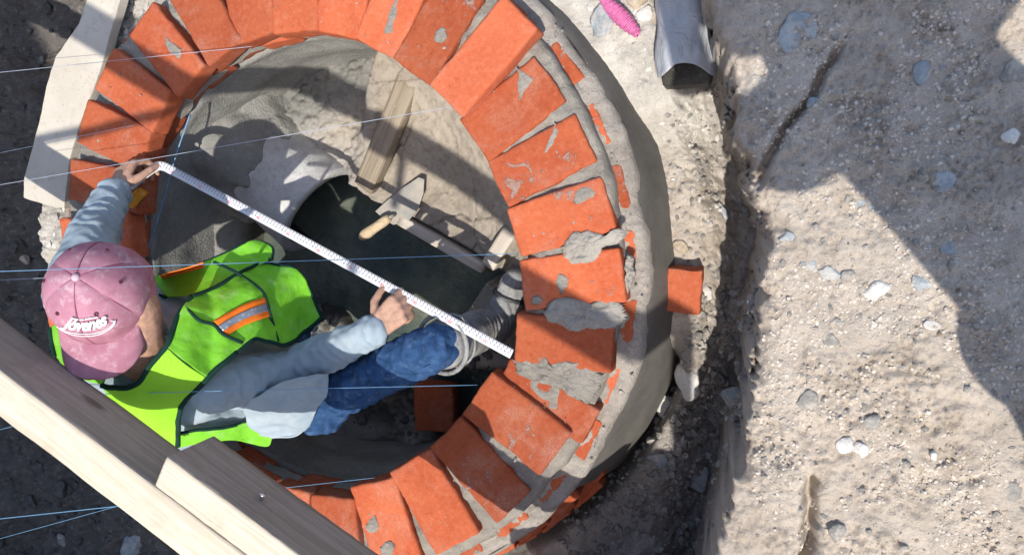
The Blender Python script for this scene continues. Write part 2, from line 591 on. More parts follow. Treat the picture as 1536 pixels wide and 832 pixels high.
def spline(pts, n):
    """Catmull-Rom through pts, n samples"""
    P = np.array([list(p) for p in pts], float)
    if len(P) == 2:
        t = np.linspace(0, 1, n)[:, None]
        return P[0] * (1 - t) + P[1] * t
    seg = np.linalg.norm(np.diff(P, axis=0), axis=1)
    cum = np.r_[0, np.cumsum(seg)]
    s = np.linspace(0, cum[-1], n)
    out = []
    Q = np.vstack([2 * P[0] - P[1], P, 2 * P[-1] - P[-2]])
    for x in s:
        i = min(np.searchsorted(cum, x, side='right') - 1, len(P) - 2)
        t = (x - cum[i]) / max(seg[i], 1e-9)
        a, b_, c_, d_ = Q[i], Q[i + 1], Q[i + 2], Q[i + 3]
        out.append(0.5 * (2 * b_ + (c_ - a) * t + (2 * a - 5 * b_ + 4 * c_ - d_) * t * t + (-a + 3 * b_ - 3 * c_ + d_) * t ** 3))
    return np.array(out)


def box_vf(L, W, H, r=0.004, n=(10, 6, 4)):
    """rounded box centred on the origin, surface lattice"""
    h = np.array([L, W, H]) / 2
    pos, V, F = {}, [], []

    def lat(m):
        t = np.linspace(0, math.pi, m + 1)
        return -np.cos(t) * 0.35 + np.linspace(-1, 1, m + 1) * 0.65

    lats = [lat(k) for k in n]

    def vid(i, j, k):
        key = (i, j, k)
        if key not in pos:
            p = np.array([lats[0][i], lats[1][j], lats[2][k]]) * h
            inn = np.clip(p, -(h - r), h - r)
            d = p - inn
            l = np.linalg.norm(d)
            if l > 0: p = inn + d / l * min(l, r)
            pos[key] = len(V); V.append(p)
        return pos[key]

    a, b_, c_ = n
    for i in range(a):
        for j in range(b_):
            F.append((vid(i, j, 0), vid(i, j + 1, 0), vid(i + 1, j + 1, 0), vid(i + 1, j, 0)))
            F.append((vid(i, j, c_), vid(i + 1, j, c_), vid(i + 1, j + 1, c_), vid(i, j + 1, c_)))
    for i in range(a):
        for k in range(c_):
            F.append((vid(i, 0, k), vid(i + 1, 0, k), vid(i + 1, 0, k + 1), vid(i, 0, k + 1)))
            F.append((vid(i, b_, k), vid(i, b_, k + 1), vid(i + 1, b_, k + 1), vid(i + 1, b_, k)))
    for j in range(b_):
        for k in range(c_):
            F.append((vid(0, j, k), vid(0, j, k + 1), vid(0, j + 1, k + 1), vid(0, j + 1, k)))
            F.append((vid(a, j, k), vid(a, j + 1, k), vid(a, j + 1, k + 1), vid(a, j, k + 1)))
    return np.array(V), F


def brick_mesh(name, L, W, H, mat, seed, rough=0.0030, n=(26, 14, 6), r=0.0055):
    V, F = box_vf(L, W, H, r, n)
    nv = V / (np.linalg.norm(V / np.array([L, W, H]), axis=1)[:, None] + 1e-6)
    o = seed * 3.17
    V[:, 0] += fbm3(V + o, 16, 2, 1) * 0.004 + fbm3(V + o, 70, 2, 3) * rough
    V[:, 1] += fbm3(V + o + 9, 16, 2, 2) * 0.004 + fbm3(V + o + 5, 70, 2, 3) * rough
    V[:, 2] += fbm3(V + o + 3, 12, 2, 4) * 0.003 + fbm3(V + o + 7, 60, 2, 3) * rough * 0.6
    return mesh_from(name, V, F, mat)


def coons(b0, b1, l0, l1, nu, nv):
    """patch between curves: b0 (bottom) and b1 (top) run in u, l0 (left) and l1 (right) run in v"""
    B0, B1 = spline(b0, nu), spline(b1, nu)
    L0, L1 = spline(l0, nv), spline(l1, nv)
    u = np.linspace(0, 1, nu)[None, :, None]; v = np.linspace(0, 1, nv)[:, None, None]
    S = (1 - v) * B0[None] + v * B1[None] + (1 - u) * L0[:, None] + u * L1[:, None]
    S -= (1 - u) * (1 - v) * B0[0] + u * (1 - v) * B0[-1] + (1 - u) * v * B1[0] + u * v * B1[-1]
    return S


def px(*pts):
    return [at(*p) for p in pts]


def pv(*pts):
    """the same for the vest, which sags a little towards the neck"""
    return [at(u, v, z - 0.08 * float(sm(0.1, 0.36, z))) for u, v, z in pts]


def sheet(name, S, mat, parent, thick=0.0025, wrinkle=0.0, wf=14, seed=3):
    ny, nx = S.shape[:2]
    if wrinkle:
        du = np.gradient(S, axis=1); dv = np.gradient(S, axis=0)
        nn = np.cross(du, dv); nn /= np.linalg.norm(nn, axis=2)[..., None] + 1e-9
        f = fbm3(S.reshape(-1, 3), wf, 3, seed).reshape(ny, nx)
        rg = 1 - np.abs(fbm3(S.reshape(-1, 3) * np.array([1, 1, 0.6]), wf * 0.7, 2, seed + 1).reshape(ny, nx)) * 2
        S = S + nn * (f * wrinkle + rg * wrinkle * 0.7)[..., None]
    me = quad_mesh(name, S - np.array(parent.location), mat)
    o = link(bpy.data.objects.new(name, me), parent)
    md = o.modifiers.new("thickness", 'SOLIDIFY'); md.thickness = thick; md.offset = 0
    return o


def capsule_vf(p0, p1, r0, r1, n=14):
    p0, p1 = Vector(p0), Vector(p1)
    d = p1 - p0
    L = d.length
    t = d.normalized() if L > 1e-6 else Vector((0, 0, 1))
    pts, rad = [], []
    for k in range(1, 6):
        a = math.pi / 2 * (1 - k / 5.0) if k < 5 else 0
        pts.append(p0 - t * r0 * math.sin(a)); rad.append(r0 * math.cos(a))
    for k in range(0, 5):
        a = math.pi / 2 * (k / 5.0)
        pts.append(p1 + t * (r1 * math.sin(a) + 1e-4)); rad.append(r1 * math.cos(a))
    return tube_vf(pts, rad, n)


def ellipsoid_vf(c, rx, ry, rz, M=None, nu=24, nv=14):
    V, F = [], []
    M = M or Matrix.Identity(3)
    c = Vector(c)
    for j in range(nv + 1):
        ph = math.pi * (j + 0.02) / (nv + 0.04) - math.pi / 2
        for i in range(nu):
            th = 2 * math.pi * i / nu
            V.append(c + M @ Vector((rx * math.cos(ph) * math.cos(th), ry * math.cos(ph) * math.sin(th), rz * math.sin(ph))))
    for j in range(nv):
        for i in range(nu):
            F.append((j * nu + i, j * nu + (i + 1) % nu, (j + 1) * nu + (i + 1) % nu, (j + 1) * nu + i))
    F.append(tuple(range(nu))[::-1]); F.append(tuple(nv * nu + i for i in range(nu)))
    return V, F


def fuse(name, parts, mat, parent, voxel=0.006, smooth=4, wrinkle=None):
    """one continuous skin over overlapping volumes"""
    V, F = join_vf(parts)
    me = mesh_from(name + "_src", V, F, None)
    o = bpy.data.objects.new(name + "_src", me)
    COL.objects.link(o)
    md = o.modifiers.new("remesh", 'REMESH'); md.mode = 'VOXEL'; md.voxel_size = voxel; md.use_smooth_shade = True
    if smooth:
        sm_ = o.modifiers.new("smooth", 'SMOOTH'); sm_.iterations = smooth; sm_.factor = 0.5
    dg = bpy.context.evaluated_depsgraph_get()
    me2 = bpy.data.meshes.new_from_object(o.evaluated_get(dg))
    bpy.data.objects.remove(o); bpy.data.meshes.remove(me)
    me2.name = name
    N = len(me2.vertices)
    co = np.empty(N * 3, np.float32); me2.vertices.foreach_get("co", co)
    no = np.empty(N * 3, np.float32); me2.vertices.foreach_get("normal", no)
    P = co.reshape(-1, 3).astype(float); Nn = no.reshape(-1, 3)
    if wrinkle is not None:
        P = P + Nn * wrinkle(P)[:, None]
    P = P - np.array(parent.location)
    me2.vertices.foreach_set("co", P.reshape(-1).astype(np.float32))
    me2.materials.clear(); me2.materials.append(mat)
    me2.polygons.foreach_set("use_smooth", [True] * len(me2.polygons))
    me2.update()
    return link(bpy.data.objects.new(name, me2), parent)


# icosphere for stones
def _ico(sub):
    bm = bmesh.new(); bmesh.ops.create_icosphere(bm, subdivisions=sub, radius=1.0)
    V = np.array([v.co[:] for v in bm.verts]); F = np.array([[v.index for v in f.verts] for f in bm.faces])
    bm.free(); return V, F


ICO1, ICO2, ICO3 = _ico(1), _ico(2), _ico(3)


def stone_points(rs, size, sub=1, angular=0.35):
    V, F = (ICO1, ICO2, ICO3)[sub - 1]
    V = V.copy()
    # facet by clipping with a few random planes
    for k in range(9):
        nrm = rs.randn(3); nrm /= np.linalg.norm(nrm)
        d = rs.uniform(0.48, 0.85)
        ex = np.maximum(V @ nrm - d, 0)
        V -= ex[:, None] * nrm * (1 - angular * 0.3)
    V *= np.array([1, rs.uniform(0.6, 1), rs.uniform(0.45, 0.8)]) * size
    V += (fbm3(V / size * 1.0 + rs.rand() * 40, 2.2, 2, 5) * size * 0.18)[:, None] * V / (np.linalg.norm(V, axis=1)[:, None] + 1e-6)
    a = rs.uniform(0, 2 * math.pi); c, s = math.cos(a), math.sin(a)
    V = V @ np.array([[c, -s, 0], [s, c, 0], [0, 0, 1]]).T
    return V, F


def rubble(name, spots, mat, label, cat, seed, parent=None, sub=1):
    """spots: (x,y,z,size) -> one scattered mass of stones"""
    rs = np.random.RandomState(seed)
    Vs, Fs, tones, o = [], [], [], 0
    protos = [stone_points(rs, 1.0, sub) for _ in range(14)]
    for (x, y, z, s) in spots:
        V, F = protos[rs.randint(14)]
        a = rs.uniform(0, 6.28); c_, s_ = math.cos(a), math.sin(a)
        W = V @ np.array([[c_, -s_, 0], [s_, c_, 0], [0, 0, 1]]).T * s
        Vs.append(W + np.array([x, y, z])); Fs.append(F + o); o += len(W)
        tones += [rs.uniform(0.65, 1.15)] * len(W)
    V = np.concatenate(Vs); F = np.concatenate(Fs)
    me = mesh_from(name, V, F, mat, False)
    a = me.attributes.new("tone", 'FLOAT', 'POINT'); a.data.foreach_set("value", np.array(tones, np.float32))
    ob = link(bpy.data.objects.new(name, me), parent)
    return tag(ob, label, cat, None, "stuff")


def stone(name, p, size, mat, label, seed, cat="stone", flat=1.0, group=None):
    rs = np.random.RandomState(seed)
    V, F = stone_points(rs, size, 3)
    V[:, 2] *= flat
    me = mesh_from(name, V, F, mat)
    a = me.attributes.new("tone", 'FLOAT', 'POINT'); a.data.foreach_set("value", np.ones(len(V), np.float32))
    o = link(bpy.data.objects.new(name, me)); o.location = p
    return tag(o, label, cat, group)

# ================================================================== GROUND
BANK_Y = np.array([-3.0, -1.2, -0.80, -0.60, -0.442, -0.30, -0.212, -0.03, 0.148, 0.25, 0.342, 0.47, 0.573, 0.8, 1.4, 3.0])
BANK_X = np.array([1.02, 1.04, 1.05, 1.075, 1.105, 1.150, 1.165, 1.158, 1.157, 1.135, 1.100, 1.076, 1.041, 1.00, 0.95, 0.95])
BANK_Z = 0.15


def ground_zone(x, y):
    """signed distance past the bank edge, radius, angle in degrees"""
    bx = np.interp(y, BANK_Y, BANK_X)
    bx = bx + fbm2(x * 0 + 3.1, y, 9, 3, 21) * 0.028 + fbm2(x, y, 30, 4, 22, 0.6) * 0.024
    R = np.hypot(x, y)
    th = np.degrees(np.arctan2(y, x)) % 360
    return x - bx, R, th


def ground_z(x, y):
    x = np.asarray(x, float); y = np.asarray(y, float)
    d, R, th = ground_zone(x, y)
    n_big = fbm2(x, y, 2.2, 4, 1)
    n_mid = fbm2(x, y, 11, 4, 2)
    n_fin = fbm2(x, y, 60, 4, 3, 0.6)
    w1, w2, cid = worley2(x + n_mid * 0.02, y, 26, 5)
    clod = np.clip(0.42 - w1, 0, 1) * (cid > 0.45) * (0.5 + cid)
    w1b, w2b, cidb = worley2(x, y, 70, 6)
    grit = np.clip(0.45 - w1b, 0, 1) * (cidb > 0.4)
    # --- right bank: trampled dirt with grit
    pit = np.clip(fbm2(x, y, 22, 3, 8) - 0.18, 0, 1)
    patch = sm(-0.25, 0.35, fbm2(x, y, 6, 3, 9))
    g2 = fbm2(x, y, 120, 3, 10, 0.65)
    wp1, wp2, cidp = worley2(x, y, 42, 12)
    pock = np.clip(0.34 - wp1, 0, 1) * (cidp > 0.72)
    wq1, wq2, cidq = worley2(x + g2 * 0.003, y + n_fin * 0.004, 105, 13)
    crumb = np.clip(0.5 - wq1, 0, 1) * (0.3 + cidq)
    mot = sm(-0.15, 0.3, fbm2(x, y, 14, 3, 16))
    bank = BANK_Z + n_big * 0.020 + n_mid * 0.008 + n_fin * 0.0075 * (0.4 + patch) + g2 * 0.0062 * (0.4 + mot) + sm(0.12, 0.4, fbm2(x, y, 48, 3, 17)) * 0.007 * mot + grit * 0.012 * mot + crumb * 0.013 * mot + clod * 0.010 * patch * mot - pit * 0.018 * patch - pock * 0.018
    bank = bank - 0.03 * np.exp(-np.clip(d, 0, None) / 0.03)
    # crack running through the bank
    cx = 1.262 + fbm2(x * 0 + 1, y, 12, 3, 31) * 0.025
    bank = bank - 0.06 * np.exp(-((x - cx) / 0.011) ** 2) * sm(-0.33, -0.38, y)
    cx2 = 1.155 + 0.10 * sm(0.25, 0.42, y) + 0.04 * sm(0.4, 0.5, y) + fbm2(x * 0 + 5, y, 14, 3, 32) * 0.012
    bank = bank - 0.05 * np.exp(-((x - cx2) / 0.010) ** 2) * sm(0.2, 0.24, y) * sm(0.52, 0.42, y)
    # --- shelf beside the chamber, dropping to the trench along the bank
    shelf = -0.27 + 0.10 * sm(0.28, 0.55, y) - 0.13 * sm(-0.17, -0.04, d) - 0.13 * sm(-0.12, -0.34, y)
    shelf = shelf + n_big * 0.025 + n_mid * 0.016 + n_fin * 0.006 + clod * 0.018 * sm(0.05, -0.2, y) + clod * 0.014 * sm(0.3, 0.5, y) + grit * 0.006
    w5, w6, c5 = worley2(x + n_mid * 0.03, y + n_fin * 0.01, 17, 15)
    shelf = shelf + np.clip(0.5 - w5, 0, 1) * (0.2 + c5) * 0.055 * sm(-0.15, -0.3, y) * (c5 > 0.3)
    lump = np.exp(-(((x - 0.99) / 0.06) ** 2 + ((y + 0.25) / 0.06) ** 2)) * 0.07
    shelf = shelf + lump
    # slot between the chamber wall and the soil on the lower side
    gap = np.exp(-((R - 0.945) / 0.058) ** 4) * sm(-10, -24, np.where(th > 180, th - 360, th)) * 0.5
    shelf = shelf - gap
    face = sm(-0.045, 0.006, d + n_mid * 0.012)
    right = shelf * (1 - face) + bank * face
    # --- left: a collar of rubble backfill, then the deep ditch round the chamber
    re = 1.02 + 0.025 * fbm2(th, th * 0, 0.08, 3, 14) + 0.05 * sm(165, 150, th) - 0.03 * sm(170, 185, th) - 0.07 * sm(200, 215, th) + n_mid * 0.02
    fill = -0.115 + clod * 0.035 + n_mid * 0.02 + n_fin * 0.012 + grit * 0.012
    ditch = -0.80 + n_big * 0.07 + n_mid * 0.04 + clod * 0.06 + n_fin * 0.012
    drop = sm(0, 0.16, R - re)
    left = fill * (1 - drop) + ditch * drop
    far = sm(-2.75, -3.1, x) + sm(1.6, 1.9, y) * sm(0.2, -0.2, x)
    far = np.clip(far, 0, 1)
    left = left * (1 - far) + (0.1 + n_big * 0.03) * far
    # --- blend by angle
    wr = np.where((th < 82) | (th > 300), 1.0, 0.0)
    wr = np.where((th >= 72) & (th < 82), sm(82, 72, th), wr)
    wr = np.where((th > 290) & (th < 304), sm(292, 302, th), wr)
    z = left * (1 - wr) + right * wr
    # beyond the neighbourhood: level ground
    away = sm(2.6, 4.2, np.hypot(x, y * 1.0))
    return z * (1 - away) + (BANK_Z - 0.02 + n_big * 0.03) * away


def axis(parts):
    out = []
    for a, b_, st in parts:
        n_ = max(2, int(round((b_ - a) / st)))
        out += list(np.linspace(a, b_, n_, endpoint=False))
    return out


gx = [-120, -60, -30, -15, -9, -6, -4.5, -3.6, -3.1] + axis([(-2.75, -1.1, 0.012), (-1.1, 0.85, 0.009), (0.85, 1.75, 0.0034), (1.75, 2.3, 0.02)]) + [2.3, 2.6, 3.1, 3.6, 4.5, 6, 9, 15, 30, 60, 120]
gy = [-120, -60, -30, -15, -9, -6, -4.5, -3.6, -3.0, -2.5, -2.1] + axis([(-1.85, -0.75, 0.010), (-0.75, 0.82, 0.0036), (0.82, 1.3, 0.012)]) + [1.3, 1.5, 1.7, 1.9, 2.2, 2.6, 3.1, 3.6, 4.5, 6, 9, 15, 30, 60, 120]
GX, GY = np.meshgrid(np.array(gx), np.array(gy))
GZ = ground_z(GX, GY)
dd, RR, TH = ground_zone(GX, GY)
# soil kinds (dry tan dirt, white limestone fill), with trench and ditch shade painted darker
tan = np.array([0.545, 0.475, 0.40]); white = np.array([0.56, 0.53, 0.475]); shade_soil = np.array([0.36, 0.325, 0.29]); brown = np.array([0.245, 0.20, 0.16])
nA = fbm2(GX, GY, 5, 4, 41); nB = fbm2(GX, GY, 24, 4, 42)
isright = ((TH < 77) | (TH > 297)).astype(float)
kw = sm(0.18, 0.5, GY + nA * 0.2) * sm(0.06, -0.06, dd + 0.02) * isright
kd = sm(-0.13, -0.36, GY + nA * 0.12) * sm(0.0, -0.05, dd)
kd = np.maximum(kd, sm(-0.10, -0.03, dd) * sm(0.0, -0.03, dd) * 0.7) * isright
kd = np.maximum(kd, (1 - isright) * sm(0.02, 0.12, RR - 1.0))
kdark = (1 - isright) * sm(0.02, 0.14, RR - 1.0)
wl = (1 - isright) * sm(0.06, -0.04, RR - 1.03)
colr = tan[None, None] * (1 + 0.18 * nA[..., None] + 0.2 * nB[..., None])
kbrown = isright * sm(-0.2, 0.3, nA) * 0.25
colr = colr * (1 - kbrown[..., None]) + brown * kbrown[..., None]
greyp = sm(0.1, 0.5, fbm2(GX, GY, 8, 3, 47))[..., None] * 0.22
colr = colr * (1 - greyp) + np.array([0.46, 0.44, 0.40]) * greyp
for k_, c_ in ((kw, white), (wl, white * 0.92), (kd, shade_soil)):
    cc = c_[None, None] * (1 + 0.25 * nB[..., None])
    colr = colr * (1 - k_[..., None]) + cc * k_[..., None]
colr = colr * (1 - 0.62 * kdark[..., None])  # ditch soil darkened further, painted shade
inside = RR < 0.80
keep = ~inside
b = NB("dirt", 0.95, 0.15)
vc = b.n("ShaderNodeAttribute", attribute_name="soil")
co = b.tc.outputs["Object"]
n1 = b.noise(45, 5, 0.7, 0, co); n2 = b.noise(190, 4, 0.75, 0, co)
c = b.mix(b.math('MULTIPLY', b.step(n1, 0.52, 0.72), 0.45), vc.outputs["Color"], (0.42, 0.385, 0.33), 'MIX')
n0 = b.noise(15, 4, 0.7, 0.4, co)
c = b.mix(b.math('MULTIPLY', b.step(n0, 0.56, 0.36), 0.45), c, (0.80, 0.77, 0.74), 'MULTIPLY')
c = b.mix(b.math('MULTIPLY', b.step(b.noise(330, 3, 0.8, 0, co), 0.46, 0.32), 0.5), c, (0.52, 0.48, 0.45), 'MULTIPLY')
c = b.mix(b.math('MULTIPLY', b.step(n2, 0.5, 0.3), 0.55), c, (0.55, 0.50, 0.46), 'MULTIPLY')
fl = b.math('MULTIPLY', b.step(b.voro(95, 'F1', co), 0.2, 0.12), b.step(b.noise(13, 3, 0.6, 0, co), 0.52, 0.62))
c = b.mix(b.math('MULTIPLY', fl, 0.35), c, (0.55, 0.54, 0.51))
b.color(c)
b.bump(b.math('ADD', n1, b.math('ADD', b.math('MULTIPLY', n2, 0.7), b.math('MULTIPLY', b.noise(520, 2, 0.7, 0, co), 0.4))), 0.85, 0.007)
MAT['dirt'] = b.m
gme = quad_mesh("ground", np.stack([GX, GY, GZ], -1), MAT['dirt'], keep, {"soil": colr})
ground = link(bpy.data.objects.new("ground", gme))
tag(ground, "pale dry dirt and rubble around the brick chamber", None, None, "structure")

# ================================================================== BRICK CHAMBER
ch = thing("brick_chamber", "round brick manhole chamber with an open ring of orange bricks on top", "manhole", (0, 0, 0))
RING = [
    # inner a, inner b, outer b, outer a (photo points on the top face), height of the top, smear, clean
    ((165, 445), (182, 505), (74, 528), (54, 470), 0.0, 0),
    ((202, 318), (192, 385), (78, 396), (82, 328), 0.0, 0),
    ((221, 263), (203, 318), (91, 297), (103, 237), 0.0, 0),
    ((234, 200), (203, 258), (112, 207), (133, 154), 0.0, 0),
    ((267, 144), (219, 192), (144, 128), (170, 78), -0.004, 0),
    ((306, 97), (266, 145), (191, 52), (231, 7), 0.008, 0),
    ((357, 63), (317, 97), (252, -5), (303, -45), 0.004, 0),
    ((412, 49), (360, 64), (322, -50), (398, -68), 0.0, 0),
    ((473, 48), (413, 49), (403, -72), (478, -77), 0.003, 0),
    ((532, 57), (474, 49), (482, -75), (570, -65), 0.0, 0),
    ((589, 88), (534, 58), (580, -62), (655, -50), 0.0, 1),
    ((643, 125), (590, 90), (662, -40), (727, -2), 0.0, 1),
    ((690, 178), (645, 126), (756, -12), (806, 45), 0.034, 2),
    ((730, 242), (691, 181), (800, 85), (848, 152), 0.0, 1),
    ((760, 311), (731, 244), (860, 170), (893, 243), 0.0, 1),
    ((779, 387), (760, 313), (903, 268), (920, 342), 0.0, 1),
    ((784, 466), (780, 391), (930, 374), (935, 450), 0.0, 1),
    ((768, 540), (777, 470), (925, 491), (908, 555), 0.004, 0),
    ((740, 578), (765, 548), (897, 622), (870, 658), -0.014, 1),
    ((695, 622), (735, 556), (856, 648), (806, 712), 0.010, 0),
    ((643, 671), (691, 624), (790, 738), (747, 782), -0.002, 0),
    ((586, 708), (641, 673), (719, 800), (652, 830), 0.004, 0),
    ((529, 735), (584, 710), (636, 838), (565, 865), 0.0, 0),
    ((470, 750), (527, 737), (545, 868), (470, 885), 0.0, 0),
]
bang = []
for i, (ia, ib, ob_, oa, zt, sm_) in enumerate(RING):
    A, B_, C_, D_ = [at2(*q, zt) for q in (ia, ib, ob_, oa)]
    mi, mo = (A + B_) / 2, (C_ + D_) / 2
    ax = mo - mi; L = float(np.linalg.norm(ax)); ax /= L
    L = min(max(L, 0.222), 0.262)
    Wd = (np.linalg.norm(B_ - A - ax * np.dot(B_ - A, ax)) + np.linalg.norm(C_ - D_ - ax * np.dot(C_ - D_, ax))) / 2
    wi = np.linalg.norm(B_ - A - ax * np.dot(B_ - A, ax))
    wo = np.linalg.norm(C_ - D_ - ax * np.dot(C_ - D_, ax))
    Wd = min(max(wi, wo * 0.97, 0.108), 0.136) + 0.003
    L = L + 0.004
    if i == 18: Wd = 0.10
    cen = mi + ax * L / 2
    H = 0.062
    bm_ = brick_mesh("brick", L, Wd, H, MAT[('brick', 'brick_smeared', 'brick_clean')[sm_]], i + 1, 0.0012 if sm_ == 2 else 0.0022)
    o = link(bpy.data.objects.new("brick", bm_), ch)
    o.location = (cen[0], cen[1], zt - H / 2)
    rs = np.random.RandomState(i)
    o.rotation_euler = (rs.uniform(-.012, .012), rs.uniform(-.012, .012), math.atan2(ax[1], ax[0]))
    bang.append(math.degrees(math.atan2(mi[1], mi[0])) % 360)
# bricks hidden under the worker and the beams complete the ring
a0, a1 = bang[0], bang[-1]
nmiss = int(round(((a1 - a0) % 360) / 11.2)) - 1
for k in range(nmiss):
    a = RAD(a0 + ((a1 - a0) % 360) * (k + 1) / (nmiss + 1))
    o = link(bpy.data.objects.new("brick", brick_mesh("brick", 0.235, 0.115, 0.062, MAT['brick'], 60 + k)), ch)
    o.location = (math.cos(a) * 0.727, math.sin(a) * 0.727, -0.031); o.rotation_euler = (0, 0, a)
# second course, half a brick round
C2 = [brick_mesh("brick", 0.262, 0.112, 0.062, MAT['brick'], 80 + k, 0.003) for k in range(4)]
for k in range(34):
    a = RAD(k * 360 / 34 + 4)
    o = link(bpy.data.objects.new("brick", C2[k % 4]), ch)
    r_ = 0.749 + 0.006 * math.sin(k * 2.7)
    o.location = (math.cos(a) * r_, math.sin(a) * r_, -0.101)
    o.rotation_euler = (0, 0, a + 0.03 * math.sin(k * 5.1))
# bare lower courses where the render is missing, low on the shaded side
for row in range(3):
    for k in range(7):
        a = RAD(-88 + k * 7.6 + (row % 2) * 3.8)
        o = link(bpy.data.objects.new("brick", C2[(k + row) % 4]), ch)
        r_ = 0.808 + 0.020 * row
        o.location = (math.cos(a) * r_, math.sin(a) * r_, -0.20 - row * 0.075)
        o.rotation_euler = (0, 0, a)


def revolve(name, prof, mat, na=420, amp=0.004, f=30, seed=1, fun=None, a0=0, a1=360):
    """prof: (radius, height) list swept round the chamber axis with a rough surface"""
    full = abs(a1 - a0 - 360) < 1e-6
    th = np.radians(np.linspace(a0, a1, na))
    P = np.zeros((len(prof), na, 3))
    for i, (r, z) in enumerate(prof):
        P[i, :, 0] = r * np.cos(th); P[i, :, 1] = r * np.sin(th); P[i, :, 2] = z
    q = P.reshape(-1, 3)
    q1 = q.copy()
    n = fbm3(q, f, 4, seed).reshape(len(prof), na)
    n2 = fbm3(q + 7, f * 0.25, 3, seed + 1).reshape(len(prof), na)
    P[:, :, 2] += n * amp
    rad = 1 + (n2 * amp * 1.6)[..., None]
    P[:, :, :2] *= rad
    if fun: P = fun(P, th)
    if full: P[:, -1] = P[:, 0]
    return link(bpy.data.objects.new(name, quad_mesh(name, P[:, ::-1], mat)), ch)


# mortar lying in the joints of the top course: low on the left, nearly flush on the right
def bed(P, th):
    side = 0.5 + 0.5 * np.cos(th - RAD(10))
    R = np.hypot(P[..., 0], P[..., 1])
    q = P.reshape(-1, 3)
    lump = fbm3(q, 12, 3, 71).reshape(P.shape[:2])
    P[..., 2] += -0.044 + 0.030 * side[None] + lump * 0.014 - 0.02 * sm(0.66, 0.61, R) - 0.012 * sm(0.82, 0.87, R)
    return P


revolve("joint_mortar", [(0.617, -0.05), (0.62, -0.012)] + [(0.62 + 0.232 * t / 26, 0.0) for t in range(1, 27)] + [(0.855, -0.03), (0.858, -0.075)], MAT['mortar'], 1200, 0.011, 42, 3, bed)
revolve("bed_mortar", [(0.640, -0.058), (0.626, -0.062), (0.625, -0.068), (0.64, -0.074), (0.70, -0.08), (0.84, -0.078), (0.868, -0.072)], MAT['mortar'], 500, 0.005, 45, 5)
# rough cement ledge around the ring and the smooth outer render below it
revolve("cement_ledge", [(0.846, -0.066), (0.854, -0.068), (0.862, -0.071), (0.870, -0.073), (0.878, -0.074), (0.886, -0.072), (0.893, -0.074), (0.900, -0.078), (0.907, -0.084), (0.913, -0.096), (0.914, -0.115)], MAT['ledge'], 1300, 0.011, 44, 7)
revolve("outer_render", [(0.903, -0.09), (0.909, -0.10), (0.918, -0.125), (0.930, -0.17), (0.942, -0.22), (0.955, -0.27), (0.968, -0.33), (0.982, -0.40), (0.99, -0.46)], MAT['render'], 500, 0.006, 14, 9, None, -37, 130)
revolve("outer_render", [(0.903, -0.09), (0.909, -0.10), (0.914, -0.118), (0.910, -0.135), (0.893, -0.150), (0.875, -0.160)], MAT['ledge'], 500, 0.009, 26, 10, None, -75, -33)
revolve("outer_render", [(0.903, -0.09), (0.91, -0.10), (0.93, -0.17), (0.955, -0.27), (0.99, -0.46)], MAT['render'], 400, 0.003, 16, 12, None, 125, 290)


# inner wall: plastered, with the mortar lip under the second course
def smear(P, th):
    q = P.reshape(-1, 3)
    s = fbm3(q * np.array([1, 1, 2.2]), 9, 4, 15).reshape(P.shape[:2])
    R = 1 + s * 0.012
    P[..., :2] *= R[..., None]
    return P


revolve("inner_plaster", [(0.640, -0.138), (0.628, -0.142), (0.622, -0.150)] + [(0.624 + 0.004 * math.sin(k), -0.15 - 0.026 * k) for k in range(1, 24)], MAT['plaster'], 420, 0.005, 18, 13, smear)


# ---- trowelled dabs of mortar lying on the bricks
def dab(name, outline, z, h, mat, seed, label=None, rings=18):
    O = spline([at(u, v, z) for u, v in outline + outline[:1]], 140)[:-1]
    c = O.mean(0)
    V, F = [c + [0, 0, h]], []
    n = len(O)
    for k in range(1, rings + 1):
        t = k / rings
        for i in range(n):
            p = c + (O[i] - c) * t * (1 + 0.05 * math.sin(i * 3.1 + seed) * t)
            V.append(p + np.array([0, 0, h * (1 - t ** 3.2) - (0.006 if k == rings else 0)]))
    V = np.array(V)
    V[:, 2] += fbm3(V, 95, 4, seed, 0.65) * h * 0.9 + fbm3(V, 22, 3, seed + 3) * h * 0.7
    V[:, 2] += (1 - np.abs(fbm3(V * np.array([0.5, 1, 1]), 34, 2, seed + 5)) * 2) * h * 0.35
    tt = np.r_[0, np.repeat(np.arange(1, rings + 1) / rings, n)][:, None] ** 2
    V[:, :2] += np.stack([fbm3(V * np.array([1, 1, 0.0]), 55, 3, seed + 8), fbm3(V * np.array([1, 1, 0.0]), 55, 3, seed + 9)], 1) * 0.008 * tt
    for i in range(n):
        F.append((0, 1 + i, 1 + (i + 1) % n))
    for k in range(rings - 1):
        for i in range(n):
            F.append((1 + k * n + i, 1 + (k + 1) * n + i, 1 + (k + 1) * n + (i + 1) % n, 1 + k * n + (i + 1) % n))
    o = obj(name, V, F, mat, ch)
    if label: o["label"] = label


